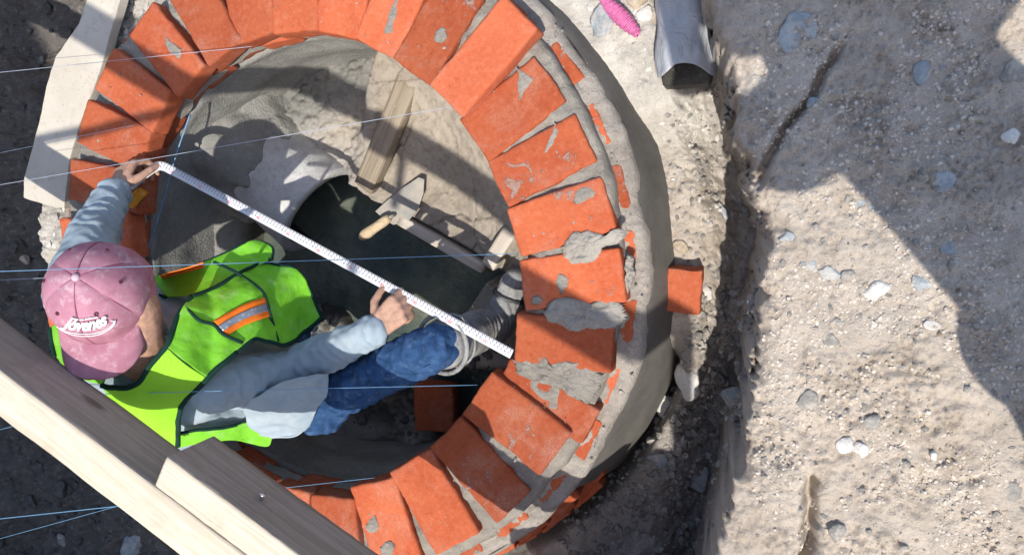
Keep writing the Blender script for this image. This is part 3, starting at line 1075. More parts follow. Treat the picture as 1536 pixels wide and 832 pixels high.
dab("mortar_dab", [(842, 372), (858, 352), (880, 347), (905, 352), (925, 343), (938, 350), (930, 364), (905, 372), (895, 388), (865, 395), (846, 388)], 0.0, 0.009, MAT['mortar_wet'], 2, "trowelled smear of grey mortar on the ring")
dab("mortar_dab", [(812, 470), (832, 450), (852, 443), (880, 452), (905, 450), (930, 458), (940, 475), (925, 490), (890, 492), (862, 500), (840, 492), (822, 482)], 0.0, 0.009, MAT['mortar_wet'], 5)
dab("mortar_dab", [(770, 540), (790, 530), (818, 532), (828, 545), (848, 540), (872, 542), (900, 560), (902, 578), (885, 605), (862, 598), (835, 580), (800, 572), (775, 560)], -0.004, 0.010, MAT['mortar'], 8)
dab("mortar_dab", [(833, 418), (840, 409), (850, 413), (849, 430), (842, 443), (835, 434)], 0.0, 0.005, MAT['mortar'], 11)
dab("mortar_dab", [(797, 446), (808, 440), (813, 448), (806, 457), (797, 455)], 0.0, 0.005, MAT['mortar'], 12)
dab("mortar_dab", [(865, 290), (880, 276), (898, 282), (892, 300), (874, 306), (858, 304)], 0.0, 0.004, MAT['mortar'], 13)
dab("mortar_dab", [(775, 100), (790, 112), (800, 120), (786, 140), (777, 152), (778, 128)], 0.0, 0.003, MAT['mortar'], 14)
dab("mortar_dab", [(832, 180), (838, 195), (828, 222), (818, 230), (826, 205)], 0.0, 0.003, MAT['mortar'], 15)
dab("mortar_dab", [(553, 778), (563, 773), (566, 788), (560, 800), (550, 792)], 0.002, 0.004, MAT['mortar'], 16)
dab("mortar_dab", [(568, 820), (585, 808), (592, 822), (580, 838)], 0.002, 0.005, MAT['mortar'], 17)
dab("mortar_dab", [(938, 380), (950, 388), (952, 410), (944, 440), (934, 452), (936, 420)], -0.03, 0.012, MAT['mortar_wet'], 18)
dab("mortar_dab", [(246, 55), (256, 64), (272, 74), (267, 88), (258, 80), (250, 68)], 0.008, 0.003, MAT['mortar'], 19)
dab("mortar_dab", [(655, 45), (667, 42), (672, 56), (664, 66), (652, 60)], 0.0, 0.004, MAT['mortar'], 20)
dab("mortar_dab", [(586, 8), (598, -5), (596, 25), (588, 48), (576, 50), (582, 28)], 0.0, 0.004, MAT['mortar'], 21)

rs = np.random.RandomState(31)
cr_ = []
for k in range(900):
    a = rs.uniform(0, 2 * math.pi); r_ = rs.choice([rs.uniform(0.63, 0.86), rs.uniform(0.85, 0.91)], p=[0.35, 0.65])
    z_ = 0.001 if r_ < 0.845 else -0.070
    cr_.append((r_ * math.cos(a), r_ * math.sin(a), z_, 0.0012 + 0.0055 * rs.rand() ** 4))
rubble("mortar_crumbs", cr_, MAT['stone_grey'], "crumbs of dried mortar on the bricks and the ledge", "mortar crumbs", 5)

# ---- floor of the pit
BE1, BE2 = at2(606, 332, -0.42), at2(727, 403, -0.42)
be = (BE2 - BE1) / np.linalg.norm(BE2 - BE1); bn = np.array([-be[1], be[0]])
BK1, BK2 = at2(738, 408, -0.335), at2(688, 482, -0.335)
bk = (BK2 - BK1) / np.linalg.norm(BK2 - BK1); bkn = np.array([-bk[1], bk[0]])     # points to the right block
WATER_Z = -0.56


def floor_z(x, y):
    R = np.hypot(x, y)
    n1 = fbm2(x, y, 9, 4, 61); n2 = fbm2(x, y, 45, 4, 62, 0.6)
    s1 = (x - BE1[0]) * bn[0] + (y - BE1[1]) * bn[1]
    al = (x - BE1[0]) * be[0] + (y - BE1[1]) * be[1]
    s2 = (x - BK1[0]) * bkn[0] + (y - BK1[1]) * bkn[1]
    bed_ = -0.66 + n1 * 0.03
    # cracked fresh bench on the upper right
    w1, w2, cid = worley2(x + n1 * 0.03, y + n1 * 0.03, 9, 63)
    crack = np.clip(1 - (w2 - w1) / 0.035, 0, 1) * (vn2(x * 6, y * 6, 64) > 0.42)
    bench = -0.415 + 0.16 * sm(0.30, 0.62, R) * sm(-0.1, 0.25, s1) + n1 * 0.014 + n2 * 0.007 - crack * 0.016 + (cid - 0.5) * 0.012
    bench = bench - 0.06 * sm(0.035, 0.012, s1) * sm(-0.02, 0.03, al)     # slot behind the form board
    ben_ok = sm(-0.012, 0.012, s1 + n2 * 0.01) * sm(-0.30, -0.22, al)
    block = -0.335 + n2 * 0.006 + n1 * 0.008
    blk_ok = sm(-0.004, 0.004, s2) * sm(0.035, 0.0, s1) * sm(-0.4, -0.3, y)
    z = bed_
    # lower bench, dark and lumpy
    p2 = -(0.61 * x + 0.79 * y)
    low = -0.52 + n1 * 0.05 + n2 * 0.02
    lk = sm(0.25, 0.36, p2 + n1 * 0.08)
    z = z * (1 - lk) + low * lk
    # mortar haunch along the left wall
    hau = -0.62 + 0.20 * sm(0.46, 0.62, R) + n1 * 0.02
    hk = sm(0.1, -0.2, x) * sm(0.44, 0.50, R)
    z = np.where(hk > 0, np.maximum(z, hau * hk + z * (1 - hk)), z)
    wv = (x + 0.24) * 0.61 + (y - 0.15) * 0.79; lv = (x + 0.24) * 0.79 - (y - 0.15) * 0.61
    pk = sm(0.13, 0.17, wv + n1 * 0.02) * sm(0.10, 0.02, lv + n1 * 0.04)
    w8, w9, c8 = worley2(x, y, 30, 67)
    z = z * (1 - pk) + (-0.46 + 0.03 * sm(0.40, 0.62, R) + n1 * 0.03 + n2 * 0.012 + np.clip(0.45 - w8, 0, 1) * (c8 > 0.5) * 0.04) * pk
    z = z * (1 - blk_ok) + block * blk_ok
    z = z * (1 - ben_ok) + bench * ben_ok
    return z


fx = np.linspace(-0.66, 0.66, 300)
FX, FY = np.meshgrid(fx, fx)
FZ = floor_z(FX, FY)
FR = np.hypot(FX, FY)
nA = fbm2(FX, FY, 7, 4, 66)
S1 = (FX - BE1[0]) * bn[0] + (FY - BE1[1]) * bn[1]
wetk = sm(-0.47, -0.53, FZ)[..., None]
cb = np.array([0.33, 0.285, 0.23])[None, None] * (1 + 0.3 * nA[..., None])
wk = sm(0.1, -0.25, FX + nA * 0.2)[..., None]           # white lime spilled near the pipe
cb = cb * (1 - wk * 0.6) + np.array([0.42, 0.41, 0.39]) * wk * 0.6
gk = (sm(0.44, 0.54, FR + nA * 0.03) * sm(0.10, -0.06, FX))[..., None]
cb = cb * (1 - gk) + np.array([0.22, 0.215, 0.195]) * (1 + 0.25 * nA[..., None]) * gk
cb = cb * (1 - wetk) + np.array([0.075, 0.07, 0.055]) * wetk
b = NB("pit_floor_concrete", 0.85, 0.3)
vc = b.n("ShaderNodeAttribute", attribute_name="soil"); co = b.tc.outputs["Object"]
n1 = b.noise(40, 5, 0.7, 0, co); n2 = b.noise(150, 4, 0.7, 0, co)
b.color(b.mix(b.math('MULTIPLY', b.step(n1, 0.55, 0.35), 0.5), vc.outputs["Color"], (0.6, 0.57, 0.53), 'MULTIPLY'))
b.bump(b.math('ADD', n1, b.math('MULTIPLY', n2, 0.6)), 0.7, 0.008)
MAT['pit_floor'] = b.m
fl = link(bpy.data.objects.new("bench_floor", quad_mesh("bench_floor", np.stack([FX, FY, FZ], -1), MAT['pit_floor'], FR < 0.655, {"soil": cb})), ch)

# water standing in the channel
wx = np.linspace(-0.64, 0.64, 60)
WX, WY = np.meshgrid(wx, wx)
wme = quad_mesh("water", np.stack([WX, WY, WX * 0 + WATER_Z], -1), MAT['water'], np.hypot(WX, WY) < 0.62)
tag(link(bpy.data.objects.new("water", wme)), "dark murky water standing on the chamber floor", None, None, "structure")

# ================================================================== CONCRETE PIPE
pd = np.array([0.79, -0.61]); rim = np.array([-0.24, 0.15])
pp = thing("concrete_pipe", "pale concrete drain pipe coming out of the chamber wall into the water", "pipe", (rim[0], rim[1], -0.5))


def pipe_surf(r, l0, l1, nl=24, na=72, noise_=0.002, seed=1):
    P = np.zeros((nl, na, 3))
    for i, l in enumerate(np.linspace(l0, l1, nl)):
        for k, a in enumerate(np.linspace(0, 2 * math.pi, na)):
            P[i, k] = (rim[0] + pd[0] * l - pd[1] * r * math.cos(a), rim[1] + pd[1] * l + pd[0] * r * math.cos(a), -0.5 + r * math.sin(a))
    q = P.reshape(-1, 3)
    n = fbm3(q, 24, 3, seed).reshape(nl, na)
    ax_ = np.array([rim[0], rim[1], -0.5])
    rel = P - ax_; rel -= (rel @ np.array([pd[0], pd[1], 0]))[..., None] * np.array([pd[0], pd[1], 0])
    P += rel / r * (n * noise_)[..., None]
    P[:, -1] = P[:, 0]
    return P


off = np.array([rim[0], rim[1], -0.5])
link(bpy.data.objects.new("barrel", quad_mesh("barrel", pipe_surf(0.180, -0.52, 0.0, 30, 72, 0.004) - off, MAT['concrete'])), pp)
link(bpy.data.objects.new("lining", quad_mesh("lining", pipe_surf(0.146, -0.9, -0.001, 12)[:, ::-1] - off, MAT['pipe_inner'])), pp)
Pr = np.stack([pipe_surf(0.180, 0, 0, 1, 72, 0.004)[0], pipe_surf(0.176, 0.006, 0.006, 1)[0], pipe_surf(0.150, 0.006, 0.006, 1)[0], pipe_surf(0.146, -0.001, -0.001, 1)[0]])
link(bpy.data.objects.new("rim", quad_mesh("rim", Pr - off, MAT['concrete'])), pp)
# mortar packed where the pipe meets the wall
Pm = np.zeros((26, 60, 3))
for j in range(26):
    t = j / 25
    for i, a in enumerate(np.linspace(RAD(-20), RAD(200), 60)):
        rr_ = 0.176 + 0.02 * min(1, t * 8) + 0.13 * t ** 1.6
        l = -0.185 - 0.26 * t + 0.02 * math.sin(a * 5) + 0.012 * math.sin(a * 11 + 1)
        Pm[j, i] = (rim[0] + pd[0] * l - pd[1] * rr_ * math.cos(a), rim[1] + pd[1] * l + pd[0] * rr_ * math.cos(a), -0.5 + rr_ * math.sin(a))
qm = Pm.reshape(-1, 3)
Pm += np.stack([fbm3(qm, 22, 4, 90 + i) for i in range(3)], 1).reshape(26, 60, 3) * 0.018
link(bpy.data.objects.new("packed_mortar", quad_mesh("packed_mortar", Pm, MAT['plaster'])), ch)

# ================================================================== boards and rubble in the pit


def plank(name, a, b_, width, thick, mat, label, cat, up=(0, 0, 1), seed=1, group=None, r=0.003):
    """a squared timber with its top centre line from a to b_"""
    a, b_ = Vector(a), Vector(b_)
    t = (b_ - a); L = t.length; t.normalize()
    s = t.cross(Vector(up)).normalized(); n = s.cross(t)
    V, F = box_vf(L, width, thick, r, (max(8, int(L / 0.03)), 5, 4))
    V[:, 1] += fbm3(V + seed, 14, 2, seed) * 0.002
    V[:, 2] += fbm3(V + seed + 4, 14, 2, seed) * 0.002
    M = Matrix((t, s, n)).transposed().to_4x4()
    M.translation = (a + b_) / 2 - n * thick / 2
    o = link(bpy.data.objects.new(name, mesh_from(name, V, F, mat)))
    o.matrix_world = M
    return tag(o, label, cat, group)


plank("form_plank", at(609, 122, -0.27), at(543, 283, -0.385), 0.068, 0.045, MAT['old_wood'], "brown wet plank lying on the concrete beside the pipe mouth", "plank", seed=2)
plank("form_plank", at(597, 330, -0.395), at(724, 403, -0.395), 0.034, 0.16, MAT['pale_wood'], "narrow form board on edge between the water and the cracked concrete", "board", seed=3)
plank("wood_offcut", at(730, 400, -0.335), at(764, 346, -0.32), 0.044, 0.06, MAT['pale_wood'], "short pale wood block at the end of the form board", "wood block", seed=4)
o = link(bpy.data.objects.new("brick", brick_mesh("brick", 0.155, 0.135, 0.07, MAT['brick'], 41)))
p = at(650, 612, -0.44)
o.location = (p.x, p.y, -0.47); o.rotation_euler = (0.05, -0.06, 1.55)
tag(o, "red half brick lying in deep shade at the pit bottom", "brick")
plank("wood_offcut", at(632, 562, -0.36), at(702, 541, -0.33), 0.016, 0.01, MAT['pale_wood'], "thin pale wood splinter in the shade beside the boot", "wood splinter", seed=6)
rs = np.random.RandomState(12)
sp_ = []
for k in range(420):
    a = rs.uniform(RAD(190), RAD(330)); r_ = rs.uniform(0.3, 0.6)
    x, y = r_ * math.cos(a), r_ * math.sin(a)
    sp_.append((x, y, float(floor_z(np.array([x]), np.array([y]))[0]), 0.006 + 0.02 * rs.rand() ** 3))
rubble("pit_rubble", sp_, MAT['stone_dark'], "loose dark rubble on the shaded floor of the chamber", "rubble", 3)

# trowel
tw = thing("trowel", "mason's trowel with wooden handle resting on the form board over water", "trowel", tuple(at(600, 310, -0.39)))
bl = [(563, 317), (578, 303), (604, 282), (628, 266), (636, 269), (635, 290), (626, 315), (611, 333), (590, 337), (578, 331)]
bz = [-0.395, -0.392, -0.385, -0.378, -0.376, -0.380, -0.388, -0.397, -0.402, -0.400]
O = [at(u, v, z) for (u, v), z in zip(bl, bz)]
c = sum(O, Vector()) / len(O) + Vector((0, 0, 0.002))
V = [c] + [c + (p_ - c) * 0.6 for p_ in O] + O
n_ = len(O)
F = [(0, 1 + i, 1 + (i + 1) % n_) for i in range(n_)] + [(1 + i, 1 + n_ + i, 1 + n_ + (i + 1) % n_, 1 + (i + 1) % n_) for i in range(n_)]
o = obj("blade", [tuple(v) for v in V], [f[::-1] for f in F], MAT['steel'], tw, False)
md = o.modifiers.new("thickness", 'SOLIDIFY'); md.thickness = 0.003
V, F = tube_vf([at(592, 322, -0.385), at(586, 325, -0.372), at(581, 328, -0.368)], [0.006, 0.006, 0.007], 10)
obj("tang", V, F, MAT['steel'], tw)
V, F = tube_vf(spline([at(584, 326, -0.369), at(572, 335, -0.367), at(556, 346, -0.366), at(546, 353, -0.366), at(540, 357, -0.366)], 16), [0.011, 0.0135, 0.015, 0.0155, 0.0155, 0.0152, 0.015, 0.015, 0.0155, 0.016, 0.0168, 0.0172, 0.017, 0.016, 0.013, 0.008], 14)
obj("handle", V, F, MAT['handle_wood'], tw)

# ================================================================== BEAMS above the pit
BD = np.array([0.88519, -0.46523]); BN = np.array([0.46523, 0.88519]); BA = np.array([-0.3331, -0.1638])


def beam(name, t0, t1, n0, n1, ztop, h, label, cat, seed, group=None, mat='pine'):
    V, F = box_vf(t1 - t0, n1 - n0, h, 0.003, (90, 8, 8))
    V[:, 1] += fbm3(V + seed, 5, 2, seed) * 0.004 + fbm3(V + seed, 60, 2, seed) * 0.0008
    V[:, 2] += fbm3(V + seed + 4, 5, 2, seed) * 0.003 + fbm3(V + seed, 60, 2, seed + 2) * 0.0008
    bme = mesh_from(name, V, F, MAT[mat]); bme.materials.append(MAT['pine_shaded'])
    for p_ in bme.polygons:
        if abs(p_.normal.y) > 0.7: p_.material_index = 1  # side faces get the pine with painted shade
    o = link(bpy.data.objects.new(name, bme))
    c = BA + BD * (t0 + t1) / 2 + BN * (n0 + n1) / 2
    o.location = (c[0], c[1], ztop - h / 2)
    o.rotation_euler = (0, 0, math.atan2(BD[1], BD[0]))
    return tag(o, label, cat, group)


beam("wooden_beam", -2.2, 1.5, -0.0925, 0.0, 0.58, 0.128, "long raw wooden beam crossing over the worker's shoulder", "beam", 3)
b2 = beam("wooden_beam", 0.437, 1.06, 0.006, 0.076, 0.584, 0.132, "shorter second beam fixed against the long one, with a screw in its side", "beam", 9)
# upper rail of the hoisting frame, above the camera: its shadow crosses the ring and the pit
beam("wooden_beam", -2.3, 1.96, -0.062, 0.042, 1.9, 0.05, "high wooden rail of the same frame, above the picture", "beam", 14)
# screw head in the side of the second beam
q = np.array(at2(395, 742, 0.525)); sd = float(BD @ (q - BA))
sp0 = BA + BD * sd + BN * 0.072; sp1 = BA + BD * sd + BN * 0.092
V, F = join_vf([tube_vf([(sp0[0], sp0[1], 0.525), (sp1[0], sp1[1], 0.528)], 0.0032, 8), tube_vf([(sp1[0] - BN[0] * .003, sp1[1] - BN[1] * .003, 0.528), (sp1[0], sp1[1], 0.528)], [0.0075, 0.006], 12)])
b2m = obj("screw", V, F, MAT['screw'], None)
b2m.data.transform(b2.matrix_basis.inverted()); b2m.parent = b2
# posts that carry the frame
for (t_, nn_, top) in ((-2.13, -0.045, 0.45), (-2.27, -0.01, 1.848)):
    q = BA + BD * t_ + BN * nn_
    zg = float(ground_z(np.array([q[0]]), np.array([q[1]]))[0]) - 0.1
    V, F = box_vf(0.075, 0.075, top - zg, 0.003, (3, 3, 12))
    o = link(bpy.data.objects.new("wooden_post", mesh_from("wooden_post", V, F, MAT['pine'])))
    o.location = (q[0], q[1], (top + zg) / 2); o.rotation_euler = (0, 0, math.atan2(BD[1], BD[0]))
    tag(o, "wooden post carrying the %s, standing in the ditch outside the picture" % ("long low beam" if top < 1 else "high rail"), "post", "posts under the beams")

V, F = tube_vf([(1.06, -1.38, -0.1), (1.39, -1.085, 1.86)], 0.028, 10)
tag(obj("wooden_post", V, F, MAT['pine']), "leaning round prop holding the high rail, outside the picture", "post", "posts under the beams")

# ================================================================== THE WORKER IN THE CHAMBER
worker = thing("person", "worker in rose cap and lime vest standing in the chamber holding the tape", "person", (-0.05, -0.2, -0.6))


def vec(*a): return Vector(a)


S_R, S_L = at(322, 580, 0.245), at(118, 440, 0.325)
E_R, W_R = at(440, 553, 0.06), at(561, 496, 0.05)
E_L, W_L = at(140, 355, 0.215), at(173, 287, 0.095)
PEL = vec(-0.08, -0.31, -0.08)
HIP_R, HIP_L = at(478, 602, -0.05), vec(-0.16, -0.265, -0.10)
KNEE_R, ANK_R = at(648, 522, 0.035), at(742, 487, -0.25)
KNEE_L, ANK_L = vec(-0.30, -0.20, -0.36), vec(-0.33, -0.24, -0.60)
NECK = at(200, 520, 0.31)
HEAD = at(154, 437, 0.40)
HUP = vec(0.33, 0.40, 0.85).normalized()          # crown of the head
HFW = vec(0.02, 0.99, 0); HFW = (HFW - HUP * HFW.dot(HUP)).normalized()   # the way the face looks
HRT = HFW.cross(HUP).normalized()
F_B = (S_L - S_R).cross(vec(0, 0, 1)) * -1; F_B.z = 0; F_B.normalize()


def hand(W, f, up, thumb, curl, thumb_dir, k=1.0, splay=0.06):
    """palm with four unequal bent fingers and a thumb from the side of the palm"""
    f = Vector(f).normalized(); up = Vector(up); up = (up - f * up.dot(f)).normalized()
    s = f.cross(up).normalized() * thumb           # towards the thumb
    parts = []
    offs = (0.030, 0.010, -0.010, -0.028)
    plen = (0.088, 0.090, 0.085, 0.077)
    flen = (0.94, 1.03, 0.96, 0.78)
    for i in range(4):
        base = W + s * offs[i] * 0.55 * k + f * 0.008
        kn = W + s * offs[i] * k + f * plen[i] * k + up * 0.004
        parts.append(capsule_vf(base, kn, 0.0145 * k, 0.0112 * k))
        p, ang = kn, 0.0
        for j, (ln, r0, r1) in enumerate(((0.043, 0.0098, 0.0088), (0.027, 0.0088, 0.0082), (0.021, 0.0082, 0.0070))):
            ang += curl[i] * (0.9, 1.1, 0.7)[j]
            d = (f * math.cos(ang) - up * math.sin(ang) + s * splay * (1.5 - i)).normalized()
            q = p + d * ln * flen[i] * k
            parts.append(capsule_vf(p, q, r0 * k, r1 * k, 10)); p = q
    tb = W + s * 0.020 * k + f * 0.022 * k - up * 0.004
    td = [Vector(x) for x in thumb_dir]
    p = tb
    for d, ln, r0, r1 in zip(td, (0.045, 0.034, 0.026), (0.0145, 0.011, 0.010), (0.011, 0.010, 0.008)):
        dd_ = (s * d.x + f * d.y + up * d.z).normalized()
        q = p + dd_ * ln * k
        parts.append(capsule_vf(p, q, r0 * k, r1 * k, 10)); p = q
    return parts


fR = at(604, 458, 0.03) - W_R
hR = hand(W_R, fR, (0.05, -0.10, 1), -1, (0.95, 1.0, 1.05, 1.1), ((0.8, 0.5, -0.3), (0.35, 0.9, -0.4), (0.0, 1.0, -0.5)))
fL = at(186, 262, 0.06) - W_L
hL = hand(W_L, fL, (-0.2, 0.1, 1), 1, (0.85, 0.95, 1.0, 1.0), ((0.7, 0.6, -0.3), (0.5, 0.9, -0.3), (0.1, 1.0, -0.4)))

body = []
# head: skull, jaw, nose, brow, lips, ears
hc = HEAD
body += [ellipsoid_vf(hc + HFW * -0.005 + HUP * 0.015, 0.074, 0.093, 0.090, Matrix((HRT, HFW, HUP)).transposed())]
body += [capsule_vf(hc + HFW * 0.035 - HUP * 0.02, hc + HFW * 0.055 - HUP * 0.095, 0.055, 0.032),
         capsule_vf(hc + HFW * 0.090 - HUP * 0.010, hc + HFW * 0.112 - HUP * 0.042, 0.008, 0.013),
         capsule_vf(hc + HFW * 0.084 - HUP * 0.073 - HRT * 0.018, hc + HFW * 0.084 - HUP * 0.073 + HRT * 0.018, 0.008, 0.008),
         capsule_vf(hc + HFW * 0.083 + HUP * 0.010 - HRT * 0.04, hc + HFW * 0.083 + HUP * 0.010 + HRT * 0.04, 0.012, 0.012)]
for sgn in (1, -1):
    e = hc + HRT * sgn * 0.077 - HFW * 0.004 - HUP * 0.02
    body += [ellipsoid_vf(e, 0.010, 0.020, 0.033, Matrix((HRT, HFW, HUP)).transposed(), 16, 10)]
body += [capsule_vf(NECK + vec(0, 0, -0.03), hc - HUP * 0.05 - HFW * 0.015, 0.062, 0.056)]
body += [capsule_vf(at(205, 462, 0.37), at(214, 535, 0.31), 0.050, 0.058)]
body += [capsule_vf(S_R - vec(0, 0, 0.03), S_L, 0.048, 0.055), capsule_vf(NECK, NECK - vec(0, 0, 0.06), 0.06, 0.07)]
for k in (-0.07, 0.07):
    dx = (S_R - S_L).normalized() * k
    body += [capsule_vf(NECK + dx - vec(0, 0, 0.12), PEL + dx, 0.08, 0.09)]
body += [capsule_vf(S_R, E_R, 0.05, 0.038), capsule_vf(E_R, W_R, 0.038, 0.027), capsule_vf(S_L, E_L, 0.05, 0.038), capsule_vf(E_L, W_L, 0.038, 0.027)]
body += [capsule_vf(HIP_R, KNEE_R, 0.05, 0.042), capsule_vf(KNEE_R, ANK_R, 0.042, 0.036), capsule_vf(HIP_L, KNEE_L, 0.085, 0.055), capsule_vf(KNEE_L, ANK_L, 0.05, 0.038)]
fuse("body", body + hR + hL, MAT['skin_dusty'], worker, 0.0042, 3, lambda P: fbm3(P, 90, 3, 9) * 0.0008)
for sgn in (1, -1):
    V, F = ellipsoid_vf(hc + HFW * 0.082 - HUP * 0.008 + HRT * sgn * 0.031, 0.011, 0.011, 0.011, None, 12, 8)
    obj("eye", V, F, MAT['embroidery'], worker)
# hair under the cap, down to the nape
hp = []
for a in np.linspace(RAD(55), RAD(305), 18):
    d = HFW * math.cos(a) * 0.092 + HRT * math.sin(a) * 0.074
    low = 0.012 if abs(math.degrees(a) - 180) > 90 else 0.05
    hp.append(capsule_vf(hc + d + HUP * 0.03, hc + d * 0.96 - HUP * low, 0.012, 0.008, 8))
fuse("hair", hp, MAT['hair'], worker, 0.004, 2, lambda P: fbm3(P, 120, 2, 4) * 0.0015)

# ---- grey shirt
FOLD = lambda P: (1 - np.abs(fbm3(P * np.array([1, 0.8, 1.3]), 17, 3, 31)) * 2.6) * 0.0062 + fbm3(P, 6, 2, 33) * 0.006


def sleeve_fold(P):
    base = FOLD(P)
    for A, B_, ph in ((E_R, W_R, 0.0), (E_L, W_L, 1.0), (S_R, E_R, 2.0)):
        a = np.array(A); d = np.array(B_) - a; L = np.linalg.norm(d); d /= L
        t = (P - a) @ d
        near = np.exp(-(np.linalg.norm(P - a - t[:, None] * d, axis=1) / 0.07) ** 4) * ((t > -0.02) & (t < L + 0.03))
        wob = fbm3(P, 13, 2, 35) * 2.4
        amp = (0.0022 if ph == 0.0 else 0.0036) if ph < 2 else 0.002
        base = base + near * amp * np.sin(t * 2 * math.pi / 0.030 + wob * 3.4 + ph) * sm(-0.3, 0.4, fbm3(P, 9, 2, 36))
    return base


sh = [capsule_vf(S_R - vec(0, 0, 0.025), S_L, 0.058, 0.068), capsule_vf(NECK - vec(0, 0, 0.05), NECK - vec(0, 0, 0.12), 0.070, 0.085), capsule_vf(at(140, 572, 0.27), at(208, 566, 0.29), 0.045, 0.045)]
for k in (-0.085, 0.085):
    dx = (S_R - S_L).normalized() * k
    sh += [capsule_vf(NECK + dx - vec(0, 0, 0.11), PEL + dx + vec(0, 0, 0.03), 0.090, 0.092)]
sh += [capsule_vf(S_R, E_R, 0.062, 0.058), capsule_vf(E_R, E_R + (W_R - E_R) * 0.97, 0.060, 0.041), capsule_vf(S_L, E_L, 0.072, 0.060), capsule_vf(E_L, E_L + (W_L - E_L) * 0.96, 0.058, 0.042)]
sh += [capsule_vf(at(300, 632, 0.10), at(372, 622, 0.02), 0.055, 0.055), capsule_vf(at(268, 640, 0.12), at(300, 600, 0.12), 0.06, 0.055)]
fuse("shirt", sh, MAT['shirt'], worker, 0.006, 3, sleeve_fold)
for W, E_ in ((W_R, E_R), (W_L, E_L)):
    d = (W - E_).normalized()
    q = W - d * 0.012
    V, F = tube_vf([q - d * 0.016, q - d * 0.010, q + d * 0.004, q + d * 0.010], [0.041, 0.0435, 0.0435, 0.039], 20)
    obj("cuff", V, F, MAT['shirt'], worker)
# collar band
cc = at(226, 520, 0.315)
V, F = tube_vf([cc + Vector((math.cos(a) * 0.078, math.sin(a) * 0.07, -0.012 + 0.01 * math.sin(a))) + (vec(-0.05, 0.03, 0)) for a in np.linspace(0, 2 * math.pi, 26)], 0.012, 10)
obj("collar", V, F, MAT['collar'], worker)
# shirt tail hanging over the hip
S = coons(px((392, 652, 0.06), (418, 655, 0.05), (442, 654, 0.045), (456, 644, 0.05), (470, 620, 0.065), (484, 598, 0.08), (490, 588, 0.085)),
          px((362, 600, 0.20), (385, 590, 0.195), (410, 580, 0.19), (430, 572, 0.18), (455, 562, 0.16), (475, 560, 0.135), (492, 560, 0.11)),
          px((392, 652, 0.06), (372, 632, 0.13), (362, 600, 0.20)),
          px((490, 588, 0.085), (492, 572, 0.10), (492, 560, 0.11)), 80, 56)
sheet("shirt_tail", S, MAT['shirt'], worker, 0.003, 0.012, 17, 6)
V, F = tube_vf(spline([tuple(p_ + Vector((0, 0, 0.004))) for p_ in px((392, 651, 0.06), (418, 654, 0.05), (442, 653, 0.045), (456, 643, 0.05), (470, 619, 0.065), (484, 597, 0.08), (490, 587, 0.085), (492, 572, 0.10), (492, 560, 0.11))], 40), 0.0028, 8)
obj("shirt_hem", V, F, MAT['shirt'], worker)

# ---- jeans and boots
def jean_fold(P):
    a = np.array(HIP_R); d = np.array(KNEE_R) - a; L = np.linalg.norm(d); d /= L
    t = (P - a) @ d
    return (1 - np.abs(fbm3(P, 24, 3, 41)) * 2.6) * 0.0055 + 0.003 * np.sin(t * 2 * math.pi / 0.045 + fbm3(P, 10, 2, 43) * 6)


fuse("jeans", [capsule_vf(HIP_R, HIP_L, 0.088, 0.10), capsule_vf(HIP_R, KNEE_R, 0.066, 0.056), capsule_vf(KNEE_R, KNEE_R + (ANK_R - KNEE_R) * 0.4, 0.057, 0.054),
               capsule_vf(HIP_L, KNEE_L, 0.10, 0.074), capsule_vf(KNEE_L, KNEE_L + (ANK_L - KNEE_L) * 0.5, 0.074, 0.06)], MAT['jeans'], worker, 0.006, 3, jean_fold)


def seam(name, pts, mat, r=0.0016):
    V, F = tube_vf(spline([tuple(p_) for p_ in pts], 30), r, 6)
    obj(name, V, F, mat, worker)


d_ = (KNEE_R - HIP_R).normalized(); o_ = vec(0, 0, 1).cross(d_).normalized() * -0.6 + vec(0, 0, 0.8)
seam("jeans_seam", [HIP_R + d_ * 0.10 + o_ * 0.0635, HIP_R + d_ * 0.2 + o_ * 0.061, HIP_R + d_ * 0.3 + o_ * 0.0585, KNEE_R + o_ * 0.057], MAT['jeans'])


def boot(knee, ank, toe, name="rubber_boot"):
    d = (ank - knee).normalized()
    heel = ank - (toe - ank).normalized() * 0.035 + vec(0, 0, -0.045)
    top = knee + d * 0.055
    parts = [capsule_vf(top, ank, 0.066, 0.050), capsule_vf(ank + vec(0, 0, -0.02), heel, 0.05, 0.038),
             capsule_vf(ank, ank + (toe - ank) * 0.55 + vec(0, 0, -0.02), 0.05, 0.044), capsule_vf(ank + (toe - ank) * 0.5 + vec(0, 0, -0.025), toe, 0.046, 0.040)]

    def crease(P):
        t = (P - np.array(ank)) @ np.array(d)
        return fbm3(P, 26, 3, 52) * 0.004 + np.exp(-((t + 0.03) / 0.05) ** 2) * 0.004 * np.sin(t * 2 * math.pi / 0.02 + fbm3(P, 12, 2, 5) * 3)
    bo = fuse(name, parts, MAT['rubber'], worker, 0.005, 3, crease)
    ring = []
    side = d.cross(vec(0, 0, 1)).normalized(); oth = d.cross(side)
    V, F = tube_vf([top - d * 0.012 + (side * math.cos(a) + oth * math.sin(a)) * 0.075 for a in np.linspace(0, 2 * math.pi, 32)], 0.006, 8)
    obj("boot_top", V, F, MAT['rubber'], bo).location = Vector((0, 0, 0))
    bo.children[0].data.transform(Matrix.Translation(-worker.location))
    V, F = tube_vf([top + d * 0.035 + (side * math.cos(a) + oth * math.sin(a)) * 0.068 for a in np.linspace(0, 2 * math.pi, 32)], 0.0035, 8)
    o = obj("boot_band", V, F, MAT['rubber'], bo); o.data.transform(Matrix.Translation(-worker.location))
    return bo


TOE_R = at(772, 424, -0.295)
br_ = boot(KNEE_R, ANK_R, TOE_R)
boot(KNEE_L, ANK_L, ANK_L + vec(0.08, 0.11, -0.03))
